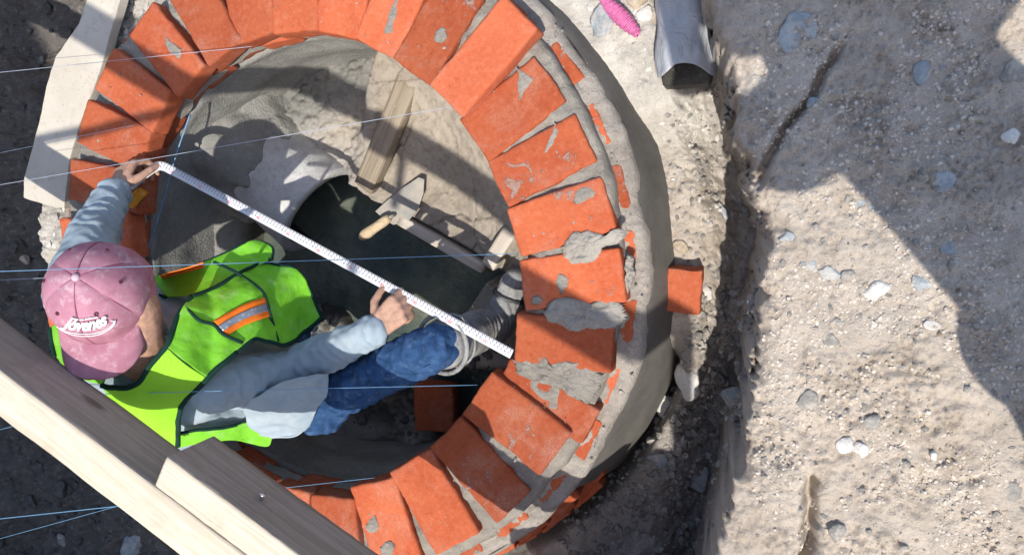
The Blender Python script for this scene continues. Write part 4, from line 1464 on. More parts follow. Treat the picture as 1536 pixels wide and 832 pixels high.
# black toe strap
d = (TOE_R - ANK_R).normalized(); sd = d.cross(vec(0, 0, 1)).normalized(); q = ANK_R + (TOE_R - ANK_R) * 0.66 + vec(0, 0, -0.024)
V, F = tube_vf([q + sd * math.cos(a) * 0.047 + vec(0, 0, 1) * math.sin(a) * 0.048 for a in np.linspace(-0.3, math.pi + 0.3, 18)], 0.007, 8)
o = obj("toe_strap", V, F, MAT['dark_rubber'], br_); o.data.transform(Matrix.Translation(-worker.location))

# ---- lime safety vest: panels, dark binding, reflective stripe
D = [(154, 577, .445), (179, 583, .455), (206, 576, .455), (224, 549, .455), (249, 519, .44), (260, 494, .415), (274, 462, .375), (287, 444, .345)]
HEMR = [(394, 394, .03), (427, 399, .02), (441, 402, .01), (455, 417, .0), (464, 435, -.01), (484, 476, -.02)]
ARM = [(313, 567, .395), (334, 545, .37), (353, 527, .33), (380, 509, .26), (400, 511, .20), (430, 517, .10), (459, 496, .02), (484, 476, -.02)]
ZIP = [(287, 444, .345), (317, 433, .27), (357, 411, .14), (376, 401, .08), (394, 394, .03)]
RF = coons(pv(D[4], (280, 545, .43), *ARM), pv(*ZIP), pv(*D[4:]), pv(*HEMR[::-1]), 110, 70)
vf_ = sheet("vest_front", RF, MAT['vest'], worker, 0.002, 0.0085, 13, 21)
RB = coons(pv((154, 577, .445), (170, 608, .42), (200, 640, .38), (235, 660, .33), (267, 668, .28)), pv((249, 519, .44), (280, 545, .43), (313, 567, .395)),
           pv(*D[:5]), pv((267, 668, .28), (268, 625, .345), (277, 601, .375), (295, 583, .39), (313, 567, .395)), 70, 60)
sheet("vest_back", RB, MAT['vest_mesh'], worker, 0.002, 0.005, 11, 23)
LPB = [(250, 446, .27), (285, 444, .24), (317, 436, .19), (357, 414, .12), (385, 400, .06), (409, 388, .03)]
LPT = [(228, 418, .20), (262, 408, .17), (300, 396, .13), (340, 379, .08), (369, 364, .05), (387, 361, .02)]
LP = coons(pv(*LPB), pv(*LPT), pv(LPB[0], LPT[0]), pv(LPB[-1], (412, 378, .01), (407, 370, .01), (387, 361, .02)), 80, 30)
sheet("vest_front", LP, MAT['vest'], worker, 0.002, 0.005, 11, 25)
LB = coons(pv((154, 577, .445), (125, 570, .43), (100, 556, .40), (84, 535, .37)), pv((170, 470, .42), (130, 470, .42), (95, 478, .40), (76, 490, .36)),
           pv((154, 577, .445), (165, 530, .44), (170, 470, .42)), pv((84, 535, .37), (78, 512, .36), (76, 490, .36)), 40, 40)
sheet("vest_back", LB, MAT['vest'], worker, 0.002, 0.004, 11, 27)
LF = coons(pv((262, 672, .24), (300, 664, .17), (345, 659, .10), (375, 663, .05), (402, 668, .03), (409, 656, .03)), pv((268, 650, .24), (300, 645, .18), (340, 641, .12), (368, 632, .08), (384, 630, .06), (392, 636, .05)),
           pv((262, 672, .24), (268, 650, .24)), pv((409, 656, .03), (400, 640, .04), (392, 636, .05)), 60, 16)
sheet("vest_back", LF, MAT['vest'], worker, 0.002, 0.004, 13, 29)


def binding(pts, r=0.0042, lift=0.002, n=46):
    P = spline([tuple(p_) for p_ in pv(*pts)], n)
    cam_ = np.array([CX, CY, CH])
    P = P + (cam_ - P) / np.linalg.norm(cam_ - P, axis=1)[:, None] * lift
    P += np.stack([fbm3(P, 25, 2, s_) * 0.003 for s_ in (1, 2, 3)], 1)
    V, F = tube_vf(P, r, 8)
    obj("vest_binding", V, F, MAT['trim'], worker)


binding(D, 0.0065)
binding([D[-1]] + ZIP[1:] + [(409, 388, .03)], 0.005, 0.006)
binding(HEMR[:], 0.0045)
binding(ARM[2:], 0.0055, 0.004)
binding([(267, 668, .28), (268, 625, .345), (277, 601, .375), (295, 583, .39), (313, 567, .395), (334, 545, .37), (353, 527, .33)], 0.0065, 0.004)
binding(LPB[0:1] + [(232, 440, .27)], 0.004)
binding([LPT[2], LPT[3], LPT[4], LPT[5], (407, 371, .01), (409, 388, .03)], 0.0035)
binding([(268, 650, .24), (300, 645, .18), (340, 641, .12), (368, 632, .08), (392, 614, .08)], 0.0045)
binding([(84, 535, .37), (78, 512, .36), (76, 490, .36)], 0.006)


def bvh_of(S):
    ny, nx = S.shape[:2]
    V = [Vector(p_) for p_ in S.reshape(-1, 3)]
    F = [(j * nx + i, j * nx + i + 1, (j + 1) * nx + i + 1, (j + 1) * nx + i) for j in range(ny - 1) for i in range(nx - 1)]
    return BVHTree.FromPolygons(V, F)


def drop_on(tree, u, v, lift, zdef=0.3):
    """the place on a built surface that the photo shows at (u, v)"""
    o_ = Vector((CX, CY, CH)); d_ = (at(u, v, 0) - o_).normalized()
    h = tree.ray_cast(o_, d_)[0]
    if h is None: h = at(u, v, zdef)
    return h - d_ * lift


TR = bvh_of(RF)


def strip_on(tree, top, bot, n, m, lift, zdef):
    T, B_ = spline([(u, v, 0) for u, v in top], n), spline([(u, v, 0) for u, v in bot], n)
    S = np.zeros((m, n, 3))
    for j in range(m):
        for i in range(n):
            q = T[i] * (1 - j / (m - 1)) + B_[i] * j / (m - 1)
            S[j, i] = drop_on(tree, q[0], q[1], lift, zdef)
    return S


ST_T = [(320, 481), (345, 467), (371, 454), (399, 445)]; ST_B = [(341, 503), (362, 490), (384, 481), (406, 474)]
mid = lambda t: [(a[0] * (1 - t) + b_[0] * t, a[1] * (1 - t) + b_[1] * t) for a, b_ in zip(ST_T, ST_B)]
sheet("orange_stripe", strip_on(TR, mid(0), mid(1), 24, 8, 0.009, 0.2), MAT['orange_tape'], worker, 0.001)
sheet("silver_stripe", strip_on(TR, mid(0.33), mid(0.70), 24, 5, 0.0115, 0.2), MAT['silver'], worker, 0.001)
TL = bvh_of(LP)
sheet("orange_stripe", strip_on(TL, [(240, 412), (275, 403), (305, 393)], [(243, 418), (277, 409), (307, 401)], 16, 4, 0.008, 0.3), MAT['orange_tape'], worker, 0.001)
for ln in ([(278, 460), (299, 480), (321, 487), (335, 501), (364, 514)], [(340, 401), (362, 413), (394, 438), (405, 471), (417, 512)], [(321, 393), (340, 401)]):
    P = [drop_on(TR, q[0], q[1], 0.008, 0.2) for q in spline([(u, v, 0) for u, v in ln], 24)]
    V, F = tube_vf(P, 0.0042, 8)
    obj("vest_binding", V, F, MAT['trim'], worker)

# ---- cap worn back to front: crown of six panels, brim, button, eyelets, embroidery
CAPC = HEAD + HUP * 0.012 + HFW * -0.004
CB = -HFW; CR = CB.cross(HUP).normalized()
cap = link(bpy.data.objects.new("cap", None), worker); cap.location = (0, 0, 0); cap.empty_display_size = 0.05


def crown_pt(a, ph, k=1.0):
    rr = math.sin(ph) ** 0.92 if ph < math.pi / 2 else 1.0
    r_f, r_s, r_h = 0.113, 0.109, 0.105
    seam = min(abs(((a + math.pi / 6 * 0) % (math.pi / 3)) - 0), abs(math.pi / 3 - (a % (math.pi / 3)))) * math.sin(min(ph, 1.5))
    g = 1 - 0.018 * math.exp(-(seam / 0.035) ** 2) * min(1, ph * 2) + 0.010 * math.cos(a * 6) * -math.sin(ph * 2)
    if ph <= math.pi / 2:
        p = CB * (r_f * math.sin(ph) * math.cos(a)) + CR * (r_s * math.sin(ph) * math.sin(a)) + HUP * (r_h * math.cos(ph))
    else:
        p = CB * (r_f * math.cos(a)) + CR * (r_s * math.sin(a)) - HUP * ((ph - math.pi / 2) * 0.085)
    return CAPC + p * g * k


NA, NP = 120, 34
Pc = np.array([[list(crown_pt(2 * math.pi * i / (NA - 1), 0.02 + 1.95 * j / (NP - 1))) for i in range(NA)] for j in range(NP)])
q = Pc.reshape(-1, 3)
bumpy = (fbm3(q, 20, 3, 61) * 0.0045 + (1 - np.abs(fbm3(q, 13, 2, 64)) * 2) * 0.003).reshape(NP, NA)
bumpy *= np.linspace(0.3, 1, NP)[:, None]
rel = Pc - np.array(CAPC)
Pc = Pc + rel / (np.linalg.norm(rel, axis=2)[..., None]) * bumpy[..., None]
Pc[:, -1] = Pc[:, 0]
o = link(bpy.data.objects.new("cap_crown", quad_mesh("cap_crown", Pc - np.array(worker.location), MAT['cap'])), cap)
md = o.modifiers.new("thickness", 'SOLIDIFY'); md.thickness = 0.002; md.offset = -1
Pb = np.zeros((16, 40, 3))
for i in range(40):
    a = RAD(-54 + 108 * i / 39)
    for j in range(16):
        t = j / 15
        base = crown_pt(a, math.pi / 2 + 0.18)
        reach = 0.074 * math.sqrt(max(0.0, 1 - (a / RAD(55.5)) ** 4)) + 0.004
        dirn = (CB * 1.0 + CR * math.sin(a) * 0.10).normalized()
        side = math.sin(a)
        Pb[j, i] = base + dirn * reach * t - HUP * (0.010 * t + 0.030 * side * side * t + 0.012 * t * t)
o = link(bpy.data.objects.new("cap_brim", quad_mesh("cap_brim", Pb[:, ::-1] - np.array(worker.location), MAT['cap'])), cap)
md = o.modifiers.new("thickness", 'SOLIDIFY'); md.thickness = 0.004; md.offset = 0
V, F = ellipsoid_vf(CAPC + HUP * 0.106, 0.0085, 0.0085, 0.006, Matrix((CR, CB, HUP)).transposed(), 16, 10)
obj("cap_button", V, F, MAT['cap_button'], cap).data.transform(Matrix.Translation(-worker.location))
for k in range(6):
    a = math.pi / 6 + k * math.pi / 3
    p = crown_pt(a, 0.78, 1.03)
    nrm = (p - CAPC).normalized()
    t1 = nrm.cross(HUP).normalized(); t2 = nrm.cross(t1)
    V, F = tube_vf([p + (t1 * math.cos(x) + t2 * math.sin(x)) * 0.0032 for x in np.linspace(0, 2 * math.pi, 12)], 0.0013, 6)
    obj("cap_eyelet", V, F, MAT['cap_eyelet'], cap).data.transform(Matrix.Translation(-worker.location))
    P = [crown_pt(k * math.pi / 3, ph, 1.006) for ph in np.linspace(0.1, 1.72, 26)]
    V, F = tube_vf(P, 0.0011, 6)
    obj("cap_seam", V, F, MAT['cap_seam'], cap).data.transform(Matrix.Translation(-worker.location))
TC = bvh_of(np.concatenate([Pc], 0))


def text_mesh(body_, outline=0.0, shear=0.0, size=1.0, spacing=1.0):
    cu = bpy.data.curves.new("lettering_src", 'FONT')
    cu.body = body_; cu.size = size; cu.shear = shear; cu.space_character = spacing
    cu.resolution_u = 4
    if outline:
        cu.fill_mode = 'NONE'; cu.bevel_depth = outline; cu.bevel_resolution = 1
    o = bpy.data.objects.new("lettering_src", cu); COL.objects.link(o)
    dg = bpy.context.evaluated_depsgraph_get()
    me = bpy.data.meshes.new_from_object(o.evaluated_get(dg))
    bpy.data.objects.remove(o); bpy.data.curves.remove(cu)
    V = np.array([v.co[:] for v in me.vertices]) if len(me.vertices) else np.zeros((0, 3))
    F = [tuple(p.vertices) for p in me.polygons]
    bpy.data.meshes.remove(me)
    return V, F


def embroider(txt, base_px, height, outline, shear, mat, lift=0.004, spacing=1.0, rise=0):
    V, F = text_mesh(txt, outline, shear, 1.0, spacing)
    x0, x1 = V[:, 0].min(), V[:, 0].max(); y1 = V[:, 1].max()
    B_ = spline([(u, v, 0) for u, v in base_px], 100)
    T = np.gradient(B_, axis=0); T /= np.linalg.norm(T, axis=1)[:, None]
    out = []
    for p in V:
        t = (p[0] - x0) / (x1 - x0) * 99
        i = int(min(98, t)); f_ = t - i
        bpt = B_[i] * (1 - f_) + B_[i + 1] * f_; tg = T[i]
        nrm = np.array([tg[1], -tg[0]])
        q = bpt[:2] + nrm * (p[1] / y1) * height
        out.append(drop_on(TC, q[0], q[1], lift + p[2] * 0.01, 0.55))
    o = obj("embroidery", out, F, mat, cap); o.data.transform(Matrix.Translation(-worker.location))


embroider("Jóvenes", [(92, 488), (101, 492.5), (114, 495.5), (129, 495.5), (147, 492), (164, 484)], 18, 0.045, 0.35, MAT['embroidery'], 0.0055, 0.95)
for ln, r_ in (([(84, 489), (96, 496), (116, 500), (135, 500.5), (152, 497), (167, 489), (171, 482), (166, 481)], 0.0011), ([(90, 494), (106, 501), (126, 504), (146, 502), (162, 495), (171, 487), (173, 480)], 0.0011),):
    P = [drop_on(TC, q[0], q[1], 0.004, 0.45) for q in spline([(u, v, 0) for u, v in ln], 40)]
    V, F = tube_vf(P, r_, 6)
    obj("embroidery", V, F, MAT['embroidery'], cap).data.transform(Matrix.Translation(-worker.location))
for ln in ([(110, 477.5), (117, 478.5)], [(120, 479.5), (126, 479)], [(128, 478.5), (147, 475.5)]):
    P = [drop_on(TC, q[0], q[1], 0.004, 0.45) for q in spline([(u, v, 0) for u, v in ln], 10)]
    V, F = tube_vf(P, 0.0016, 6)
    obj("embroidery", V, F, MAT['embroidery'], cap).data.transform(Matrix.Translation(-worker.location))

# ================================================================== MEASURING TAPE across the ring
tm = thing("measuring_tape", "white steel measuring tape pulled across the brick ring by the worker", "tape measure", tuple(at(240, 250, 0.02)))
TP = spline([at(196, 280, 0.022), at(215, 264, 0.02), at(231, 252.5, 0.018), at(239, 249, 0.0165), at(247, 250, 0.0155), at(258, 255.5, 0.015), at(285, 269.5, 0.014), at(400, 331, 0.012), at(595, 436.5, 0.012), at(768, 530.5, 0.012)], 420)
seg = np.r_[0, np.cumsum(np.linalg.norm(np.diff(TP, axis=0), axis=1))]
Tt = np.gradient(TP, axis=0); Tt /= np.linalg.norm(Tt, axis=1)[:, None]
sd_ = np.cross(np.array([0, 0, 1.0])[None], Tt); sd_ /= np.linalg.norm(sd_, axis=1)[:, None]
WT = 0.0245
cs = np.linspace(-0.5, 0.5, 9)
S = TP[None] + sd_[None] * (cs * WT)[:, None, None] + np.array([0, 0, 1])[None, None] * ((cs * 2) ** 2 * 0.0022)[:, None, None]
kb = int(np.searchsorted(seg, 0.058))
me = quad_mesh("blade", S - np.array(tm.location), MAT['tape'])
uvl = me.uv_layers.new(name="tape")
lv = np.empty(len(me.loops), np.int32); me.loops.foreach_get("vertex_index", lv)
nxs = S.shape[1]
uvs = np.stack([seg[lv % nxs], (lv // nxs) / (len(cs) - 1)], 1)
uvl.data.foreach_set("uv", uvs.reshape(-1).astype(np.float32))
o = link(bpy.data.objects.new("blade", me), tm)
md = o.modifiers.new("thickness", 'SOLIDIFY'); md.thickness = 0.0006; md.offset = -1


def on_tape(u, v, lift=0.0007):
    i = min(max(int(np.searchsorted(seg, u)) - 1, 0), len(seg) - 2)
    f_ = (u - seg[i]) / (seg[i + 1] - seg[i])
    p = TP[i] * (1 - f_) + TP[i + 1] * f_
    s_ = sd_[i]
    return p + s_ * v + np.array([0, 0, (v / WT * 2) ** 2 * 0.0022 + lift])


nV, nF, rV, rF = [], [], [], []
for cm in range(2, 122):
    u0 = 0.058 + cm * 0.01
    if u0 > seg[-1] - 0.008: break
    ten = cm % 10 == 0
    V, F = text_mesh(str(cm if ten else cm % 10), 0, 0, 0.0105 if ten else 0.0082)
    ofs = len(rV) if ten else len(nV)
    W_ = V[:, 0].max() - V[:, 0].min()
    for p in V:
        (rV if ten else nV).append(on_tape(u0 - W_ / 2 + p[0], -0.004 + p[1] * 1.0 - (0.003 if ten else 0)))
    for f in F:
        (rF if ten else nF).append(tuple(i + ofs for i in f))
obj("numbers", nV, nF, MAT['black_ink'], tm, False)
obj("red_numbers", rV, rF, MAT['red_ink'], tm, False)
V, F = box_vf(0.062, 0.030, 0.056, 0.008, (10, 6, 8))
cs_ = link(bpy.data.objects.new("case", mesh_from("case", V, F, MAT['case'])), tm)
cs_.location = at(206, 296, -0.005) - tm.location; cs_.rotation_euler = (0.5, 0.3, 0.9)
V, F = tube_vf([(0, -0.016, 0), (0, 0.016, 0)], 0.018, 20)
k_ = link(bpy.data.objects.new("case_disc", mesh_from("case_disc", V, F, MAT['black_plastic'])), cs_)

# ================================================================== BOARD, LOOSE BRICK, BAG, SPINDLE
def slab_outline(name, outline, z, thick, mat, label, cat, seed):
    O = [np.array(at(u, v, z)) for u, v in outline]
    n = len(O); c = np.mean(O, 0)
    V, F = [], []
    rings = [(1.0, -thick), (1.0, -0.003), (0.993, 0.0)]
    dense = spline([tuple(p) for p in O + O[:1]], 96)[:-1] if False else np.concatenate([O[i] + (O[(i + 1) % n] - O[i]) * np.linspace(0, 1, 14, endpoint=False)[:, None] for i in range(n)])
    m = len(dense)
    for k, dz in rings:
        for p in dense:
            q = c + (p - c) * k
            V.append(q + np.array([0, 0, dz]))
    V = np.array(V)
    V[:, 2] += fbm3(V + seed, 8, 3, seed) * 0.003 + fbm3(V + seed, 60, 2, seed) * 0.001
    V[:, :2] += np.stack([fbm3(V, 20, 2, seed + 1), fbm3(V, 20, 2, seed + 2)], 1) * 0.003
    for j in range(len(rings) - 1):
        for i in range(m):
            F.append((j * m + i, (j + 1) * m + i, (j + 1) * m + (i + 1) % m, j * m + (i + 1) % m))
    F.append(tuple((len(rings) - 1) * m + i for i in range(m)))
    F = [tuple(f[::-1]) for f in F]
    org = Vector(c)
    me = mesh_from(name, V - c, F, mat, False)
    me.update()
    o = link(bpy.data.objects.new(name, me)); o.location = org
    return tag(o, label, cat)


slab_outline("pale_board", [(190, -30), (168, 40), (150, 108), (122, 178), (104, 240), (96, 313), (62, 306), (35, 296), (36, 268), (58, 186), (70, 128), (84, 84), (118, 36), (140, -30)], -0.045, 0.028, MAT['board'],
             "pale dusty board lying flat along the left outside of the brick ring", "board", 4)

o = link(bpy.data.objects.new("brick", brick_mesh("brick", 0.112, 0.088, 0.075, MAT['brick_clean'], 51, 0.003)))
p = at(1024, 436, -0.215); o.location = (p.x, p.y, p.z - 0.0375); o.rotation_euler = (0.03, -0.05, RAD(86))
tag(o, "loose half brick wedged upright between the outer render and the soil", "brick")

# grey plastic film over a dark block
bagt = thing("plastic_bag", "crumpled grey plastic bag drawn over a dark block at the trench edge", "plastic bag", tuple(at(1025, 60, -0.12)))
y0 = at(1025, 104, -0.08); y1 = at(1020, -40, -0.05)
cxv = np.array([at2(1027, 104, -0.08), at2(1018, -40, -0.05)])
S = np.zeros((36, 46, 3))
for j in range(36):
    t = j / 35
    c_ = cxv[0] * (1 - t) + cxv[1] * t
    for i in range(46):
        a = math.pi * i / 45
        wdt = 0.066 + 0.004 * math.sin(t * 7)
        xx = -wdt * math.cos(a) * (abs(math.cos(a)) ** -0.25 if abs(math.cos(a)) > 0.05 else 1)
        zz = -0.19 + 0.115 * math.sin(a) ** 0.55
        S[j, i] = (c_[0] + xx, c_[1] - 0.012 * math.sin(a * 3), zz)
q = S.reshape(-1, 3)
rg = (1 - np.abs(fbm3(q * np.array([1, 0.45, 1]), 22, 3, 81)) * 2.4).reshape(36, 46)
S[..., 2] += rg * 0.010
S[..., 0] += fbm3(q + 5, 14, 2, 82).reshape(36, 46) * 0.008
o = link(bpy.data.objects.new("film", quad_mesh("film", S - np.array(bagt.location), MAT['film'])), bagt)
md = o.modifiers.new("thickness", 'SOLIDIFY'); md.thickness = 0.0012
V, F = box_vf(0.115, 0.30, 0.085, 0.012, (10, 14, 8))
V += np.stack([fbm3(V, 20, 3, 83 + i) for i in range(3)], 1) * 0.008
blk = link(bpy.data.objects.new("block", mesh_from("block", V, F, MAT['mud'])), bagt)
cb_ = at2(1028, 50, -0.12)
blk.location = Vector((at2(1028, 118, -0.14)[0], at2(1028, 118, -0.14)[1] + 0.135, -0.175)) - bagt.location

# pink cord wound on a stick
spn = thing("cord_spindle", "bright pink cord wound tightly on a short stick among white stones", "cord", tuple(at(930, 20, -0.13)))
A_, B_ = np.array(at(897, -8, -0.125)), np.array(at(958, 52, -0.135))
ax_ = B_ - A_; Ls = np.linalg.norm(ax_); ax_ /= Ls
s1 = np.cross(ax_, [0, 0, 1]); s1 /= np.linalg.norm(s1); s2 = np.cross(s1, ax_)
P = []
for k in range(900):
    t = k / 899; tt = (t * 3) % 1 if False else t
    r_ = 0.018 * (math.sin(math.pi * min(1, 0.12 + 0.88 * (1 - t))) ** 0.6) * (0.55 + 0.45 * math.sin(math.pi * (0.15 + 0.7 * t)))
    r_ = max(r_, 0.006) + 0.0012 * math.sin(k * 0.37)
    an = k * 2 * math.pi / 28
    P.append(A_ + ax_ * Ls * (t + 0.012 * math.sin(an + 1)) + (s1 * math.cos(an) + s2 * math.sin(an)) * r_)
V, F = tube_vf(P, 0.0023, 6)
obj("cord", V, F, MAT['pink'], spn)
V, F = tube_vf([A_ - ax_ * 0.02, A_ + ax_ * Ls * 0.5, B_ - ax_ * 0.004], [0.006, 0.008, 0.004], 8)
obj("stick", V, F, MAT['old_wood'], spn)

# ================================================================== STRINGS
def string(pts, mat, label, r=0.0007, sag=0.0, n=30):
    P = spline([tuple(at(*p)) for p in pts], n)
    t = np.linspace(0, 1, n)
    P[:, 2] -= sag * 4 * t * (1 - t)
    V, F = tube_vf(P, r, 6)
    org = P.mean(0)
    me = mesh_from("guide_string", np.array([list(v) for v in V]) - org, F, mat)
    o = link(bpy.data.objects.new("guide_string", me)); o.location = org
    tag(o, label, "string", "guide strings across the pit")


string([(-80, 117, 0.10), (378, 70, 0.012)], MAT['string_pale'], "pale string reaching the ring at the upper left bricks")
string([(-80, 246, 0.10), (200, 188, 0.012)], MAT['string_pale'], "faint string ending on a brick left of the pit")
string([(-80, 291, 0.22), (690, 158, 0.02)], MAT['string_pale'], "pale string passing just above the worker's raised hand")
string([(-90, 410, 0.66), (778, 380, 0.015)], MAT['string_blue'], "blue string running level over the cap to the right bricks", 0.00075)
string([(-90, 424, 0.3), (170, 412, 0.40)], MAT['string_pale'], "thin string below the blue one, ending behind the cap")
string([(60, 594, 0.36), (330, 586, 0.33), (716, 577, 0.012)], MAT['string_blue'], "blue string crossing the vest and jeans to the lower bricks", 0.00075)
string([(330, 742, 0.2), (562, 716, 0.008)], MAT['string_blue'], "blue string coming out from under the beams to a brick")
string([(-90, 787, 0.1), (330, 742, 0.2)], MAT['string_blue'], "thicker blue string below the beams at lower left", 0.0014)
string([(-90, 832, 0.1), (330, 716, 0.2)], MAT['string_blue'], "lowest blue string over the dark ditch", 0.00075)
string([(-90, 668, 0.2), (60, 628, 0.3)], MAT['string_blue'], "short blue string at the left edge under the long beam")
string([(285, 172, -0.075), (262, 240, -0.09), (240, 318, -0.10), (221, 376, -0.11)], MAT['string_blue'], "blue cord hanging against the inner wall beside the tape", 0.0022)

# ================================================================== STONES AND RUBBLE
def gz(x, y):
    return float(ground_z(np.array([x]), np.array([y]))[0])


def stone_at(name, u, v, z0, wpx, mat, label, seed, flat=1.0, sink=0.52):
    z = z0
    for _ in range(4):
        p = at(u, v, z); z = gz(p.x, p.y)
    p = at(u, v, z)
    s_ = wpx / 2 / FPX * (CH - z) * 1.12
    stone(name, (p.x, p.y, z + s_ * (0.55 * flat) * (1 - 2 * sink)), s_, MAT[mat], label, seed, "stone", flat)


SPOTS = [
    (1313, 437, .15, 40, 'stone_white', "round white stone sunk in the sunlit dirt, largest on the bank", .7),
    (1270, 668, .15, 26, 'stone_white', "left one of two white stones close together on the bank", .9),
    (1288, 674, .15, 26, 'stone_white', "right one of two white stones close together on the bank", .9),
    (1211, 600, .15, 28, 'stone_grey', "grey flat stone in the bank near the trench edge", .4),
    (1218, 398, .15, 30, 'stone_blue', "blue grey splinter in a row of stones on the bank", .4),
    (1246, 410, .15, 36, 'stone_blue', "curved blue grey stone in the middle of a row on the bank", .4),
    (1273, 412, .15, 24, 'stone_grey', "pale grey stone at the right end of a row on the bank", .5),
    (1180, 356, .15, 22, 'stone_blue', "small bluish stone near the trench edge above the row", .4),
    (1290, 305, .15, 36, 'stone_blue', "flat pale blue stone near the middle of the bank", .25),
    (1382, 425, .15, 26, 'stone_blue', "dark blue stone on the edge of the large shadow", .5),
    (1425, 374, .15, 24, 'stone_blue', "upright blue stone inside the large shadow", .5),
    (1416, 272, .15, 30, 'stone_blue', "dark blue stone near the top of the right shadow", .4),
    (1515, 206, .15, 20, 'stone_white', "small white stone near the right edge of the picture", .6),
    (1398, 488, .15, 22, 'stone_white', "pale stone where shadow meets sun on the bank", .6),
    (1247, 511, .15, 20, 'stone_grey', "small round grey stone below the row on the bank", .8),
    (1305, 636, .15, 30, 'stone_grey', "grey stone above the pair of white stones", .4),
    (1383, 108, .15, 34, 'stone_blue', "flat blue stone in the upper shadow on the bank", .3),
    (1196, 50, .15, 50, 'stone_blue', "wide slate blue slab in the upper shadow by the bag", .2),
    (1220, 155, .15, 20, 'stone_blue', "small blue stone at the head of the bank crack", .5),
    (1520, 110, .15, 34, 'stone_grey', "grey lump at the right edge in the shadow", .5),
    (1257, 800, .15, 28, 'stone_grey', "grey stone beside the lower crack in the bank", .6),
    (1518, 735, .15, 30, 'stone_grey', "rough grey stone at the lower right edge of the bank", .5),
    (1400, 682, .15, 16, 'stone_white', "tiny white stone right of the pair of white stones", .7),
    (1021, 370, -.27, 24, 'stone_tan', "round cream stone between the render and soil above the loose brick", .9),
    (1033, 568, -.33, 62, 'stone_white', "large white rock lit by sun below the loose brick", .7),
    (1000, 610, -.35, 44, 'stone_white', "crumbly white rock below the large lit rock", .7),
    (1108, 600, -.4, 56, 'stone_blue', "bluish white rock lying in the shaded trench", .6),
    (1083, 318, -.4, 26, 'stone_blue', "blue splinter on the dark trench floor", .4),
    (1040, 715, -.4, 52, 'stone_blue', "pale blue clod in the shaded rubble", .4),
    (955, 820, -.4, 60, 'stone_grey', "rounded grey rock at the bottom edge by the gap", .7),
    (985, 690, -.4, 30, 'stone_blue', "small pale flake beside the dark gap", .4),
    (985, 30, -.17, 34, 'stone_tan', "cream stone beside the plastic bag", .7),
    (965, 22, -.17, 30, 'stone_white', "white stone right of the pink cord", .7),
    (955, 2, -.17, 36, 'stone_tan', "tan stone above the pink cord at the top edge", .7),
    (905, 35, -.17, 60, 'stone_blue', "flat blue grey stone left of the pink cord", .25),
    (1058, 440, -.4, 22, 'stone_white', "white pebble cluster right of the loose brick", .6),
    (37, 388, -.15, 26, 'stone_tan', "tan rounded stone on the edge of the white rubble", .8),
    (95, 812, -.75, 40, 'stone_grey', "pale stone in the dark ditch under the strings", .8),
    (202, 815, -.75, 70, 'stone_blue', "large smooth blue grey rock touching the beam", .7),
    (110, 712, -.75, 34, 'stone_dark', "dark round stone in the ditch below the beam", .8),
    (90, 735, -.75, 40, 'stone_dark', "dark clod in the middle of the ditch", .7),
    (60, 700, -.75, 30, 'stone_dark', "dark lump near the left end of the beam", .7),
]
for i, (u, v, z0, wp, mt, lb, fl_) in enumerate(SPOTS):
    stone_at("stone" if wp < 44 else "rock", u, v, z0, wp, mt, lb, 200 + i, fl_)


def scatter(n, ubox, vbox, z0, smin, smax, seed, pw=3, cond=None):
    rs = np.random.RandomState(seed)
    U_ = rs.uniform(ubox[0], ubox[1], n); V_ = rs.uniform(vbox[0], vbox[1], n)
    out = []
    d = np.stack([(U_ - 768) / FPX, -(V_ - 416) / FPX, -np.ones(n)], 1) @ ROT.T
    z = np.full(n, z0, float)
    for _ in range(3):
        t = (z - CH) / d[:, 2]
        X, Y = CX + d[:, 0] * t, CY + d[:, 1] * t
        z = 0.5 * z + 0.5 * ground_z(X, Y)
    t = (z - CH) / d[:, 2]; X, Y = CX + d[:, 0] * t, CY + d[:, 1] * t
    z = ground_z(X, Y)
    dd_, R_, T_ = ground_zone(X, Y)
    S_ = smin + (smax - smin) * rs.rand(n) ** pw
    ok = R_ > 0.93
    if cond is not None: ok &= cond(dd_, R_, T_, X, Y)
    return [(X[i], Y[i], z[i] - S_[i] * 0.12, S_[i]) for i in np.nonzero(ok)[0]]


rubble("soil_crumbs", scatter(16000, (1130, 1560), (-20, 850), .15, 0.0014, 0.0060, 21, 2.6, lambda d, R, T, X, Y: (d > 0.01) & (fbm2(X, Y, 9, 3, 88) + 0.25 * fbm2(X, Y, 40, 2, 89) > -0.08)), MAT['soil_crumb'], "crumbs of dry soil lying on the bank", "soil crumbs", 19)
rubble("bank_gravel", scatter(1500, (1130, 1560), (-20, 850), .15, 0.0016, 0.0065, 1, 4, lambda d, R, T, X, Y: d > 0.01), MAT['stone_tan'], "fine gravel pressed into the sunlit dirt bank", "gravel", 11)
rubble("bank_gravel", scatter(420, (1130, 1560), (-20, 850), .15, 0.0025, 0.012, 2, 3, lambda d, R, T, X, Y: d > 0.02), MAT['stone_grey'], "scattered grey chips on the dirt bank", "gravel", 12)
rubble("trench_rubble", scatter(3600, (840, 1150), (430, 860), -.4, 0.003, 0.022, 3, 4, lambda d, R, T, X, Y: (d < -0.01) & (R > 1.0) & (X > 0)), MAT['stone_grey'], "grey broken rubble along the shaded trench", "rubble", 13)
rubble("trench_rubble", scatter(200, (930, 1150), (500, 720), -.4, 0.004, 0.016, 4, 2.5, lambda d, R, T, X, Y: (d < -0.02) & (R > 1.06) & (X > 0)), MAT['stone_white'], "white limestone lumps among the trench rubble", "rubble", 14)
rubble("trench_rubble", scatter(700, (1000, 1150), (0, 470), -.35, 0.0025, 0.014, 5, 3, lambda d, R, T, X, Y: (d < -0.01)), MAT['stone_grey'], "small stones along the upper trench", "rubble", 15)
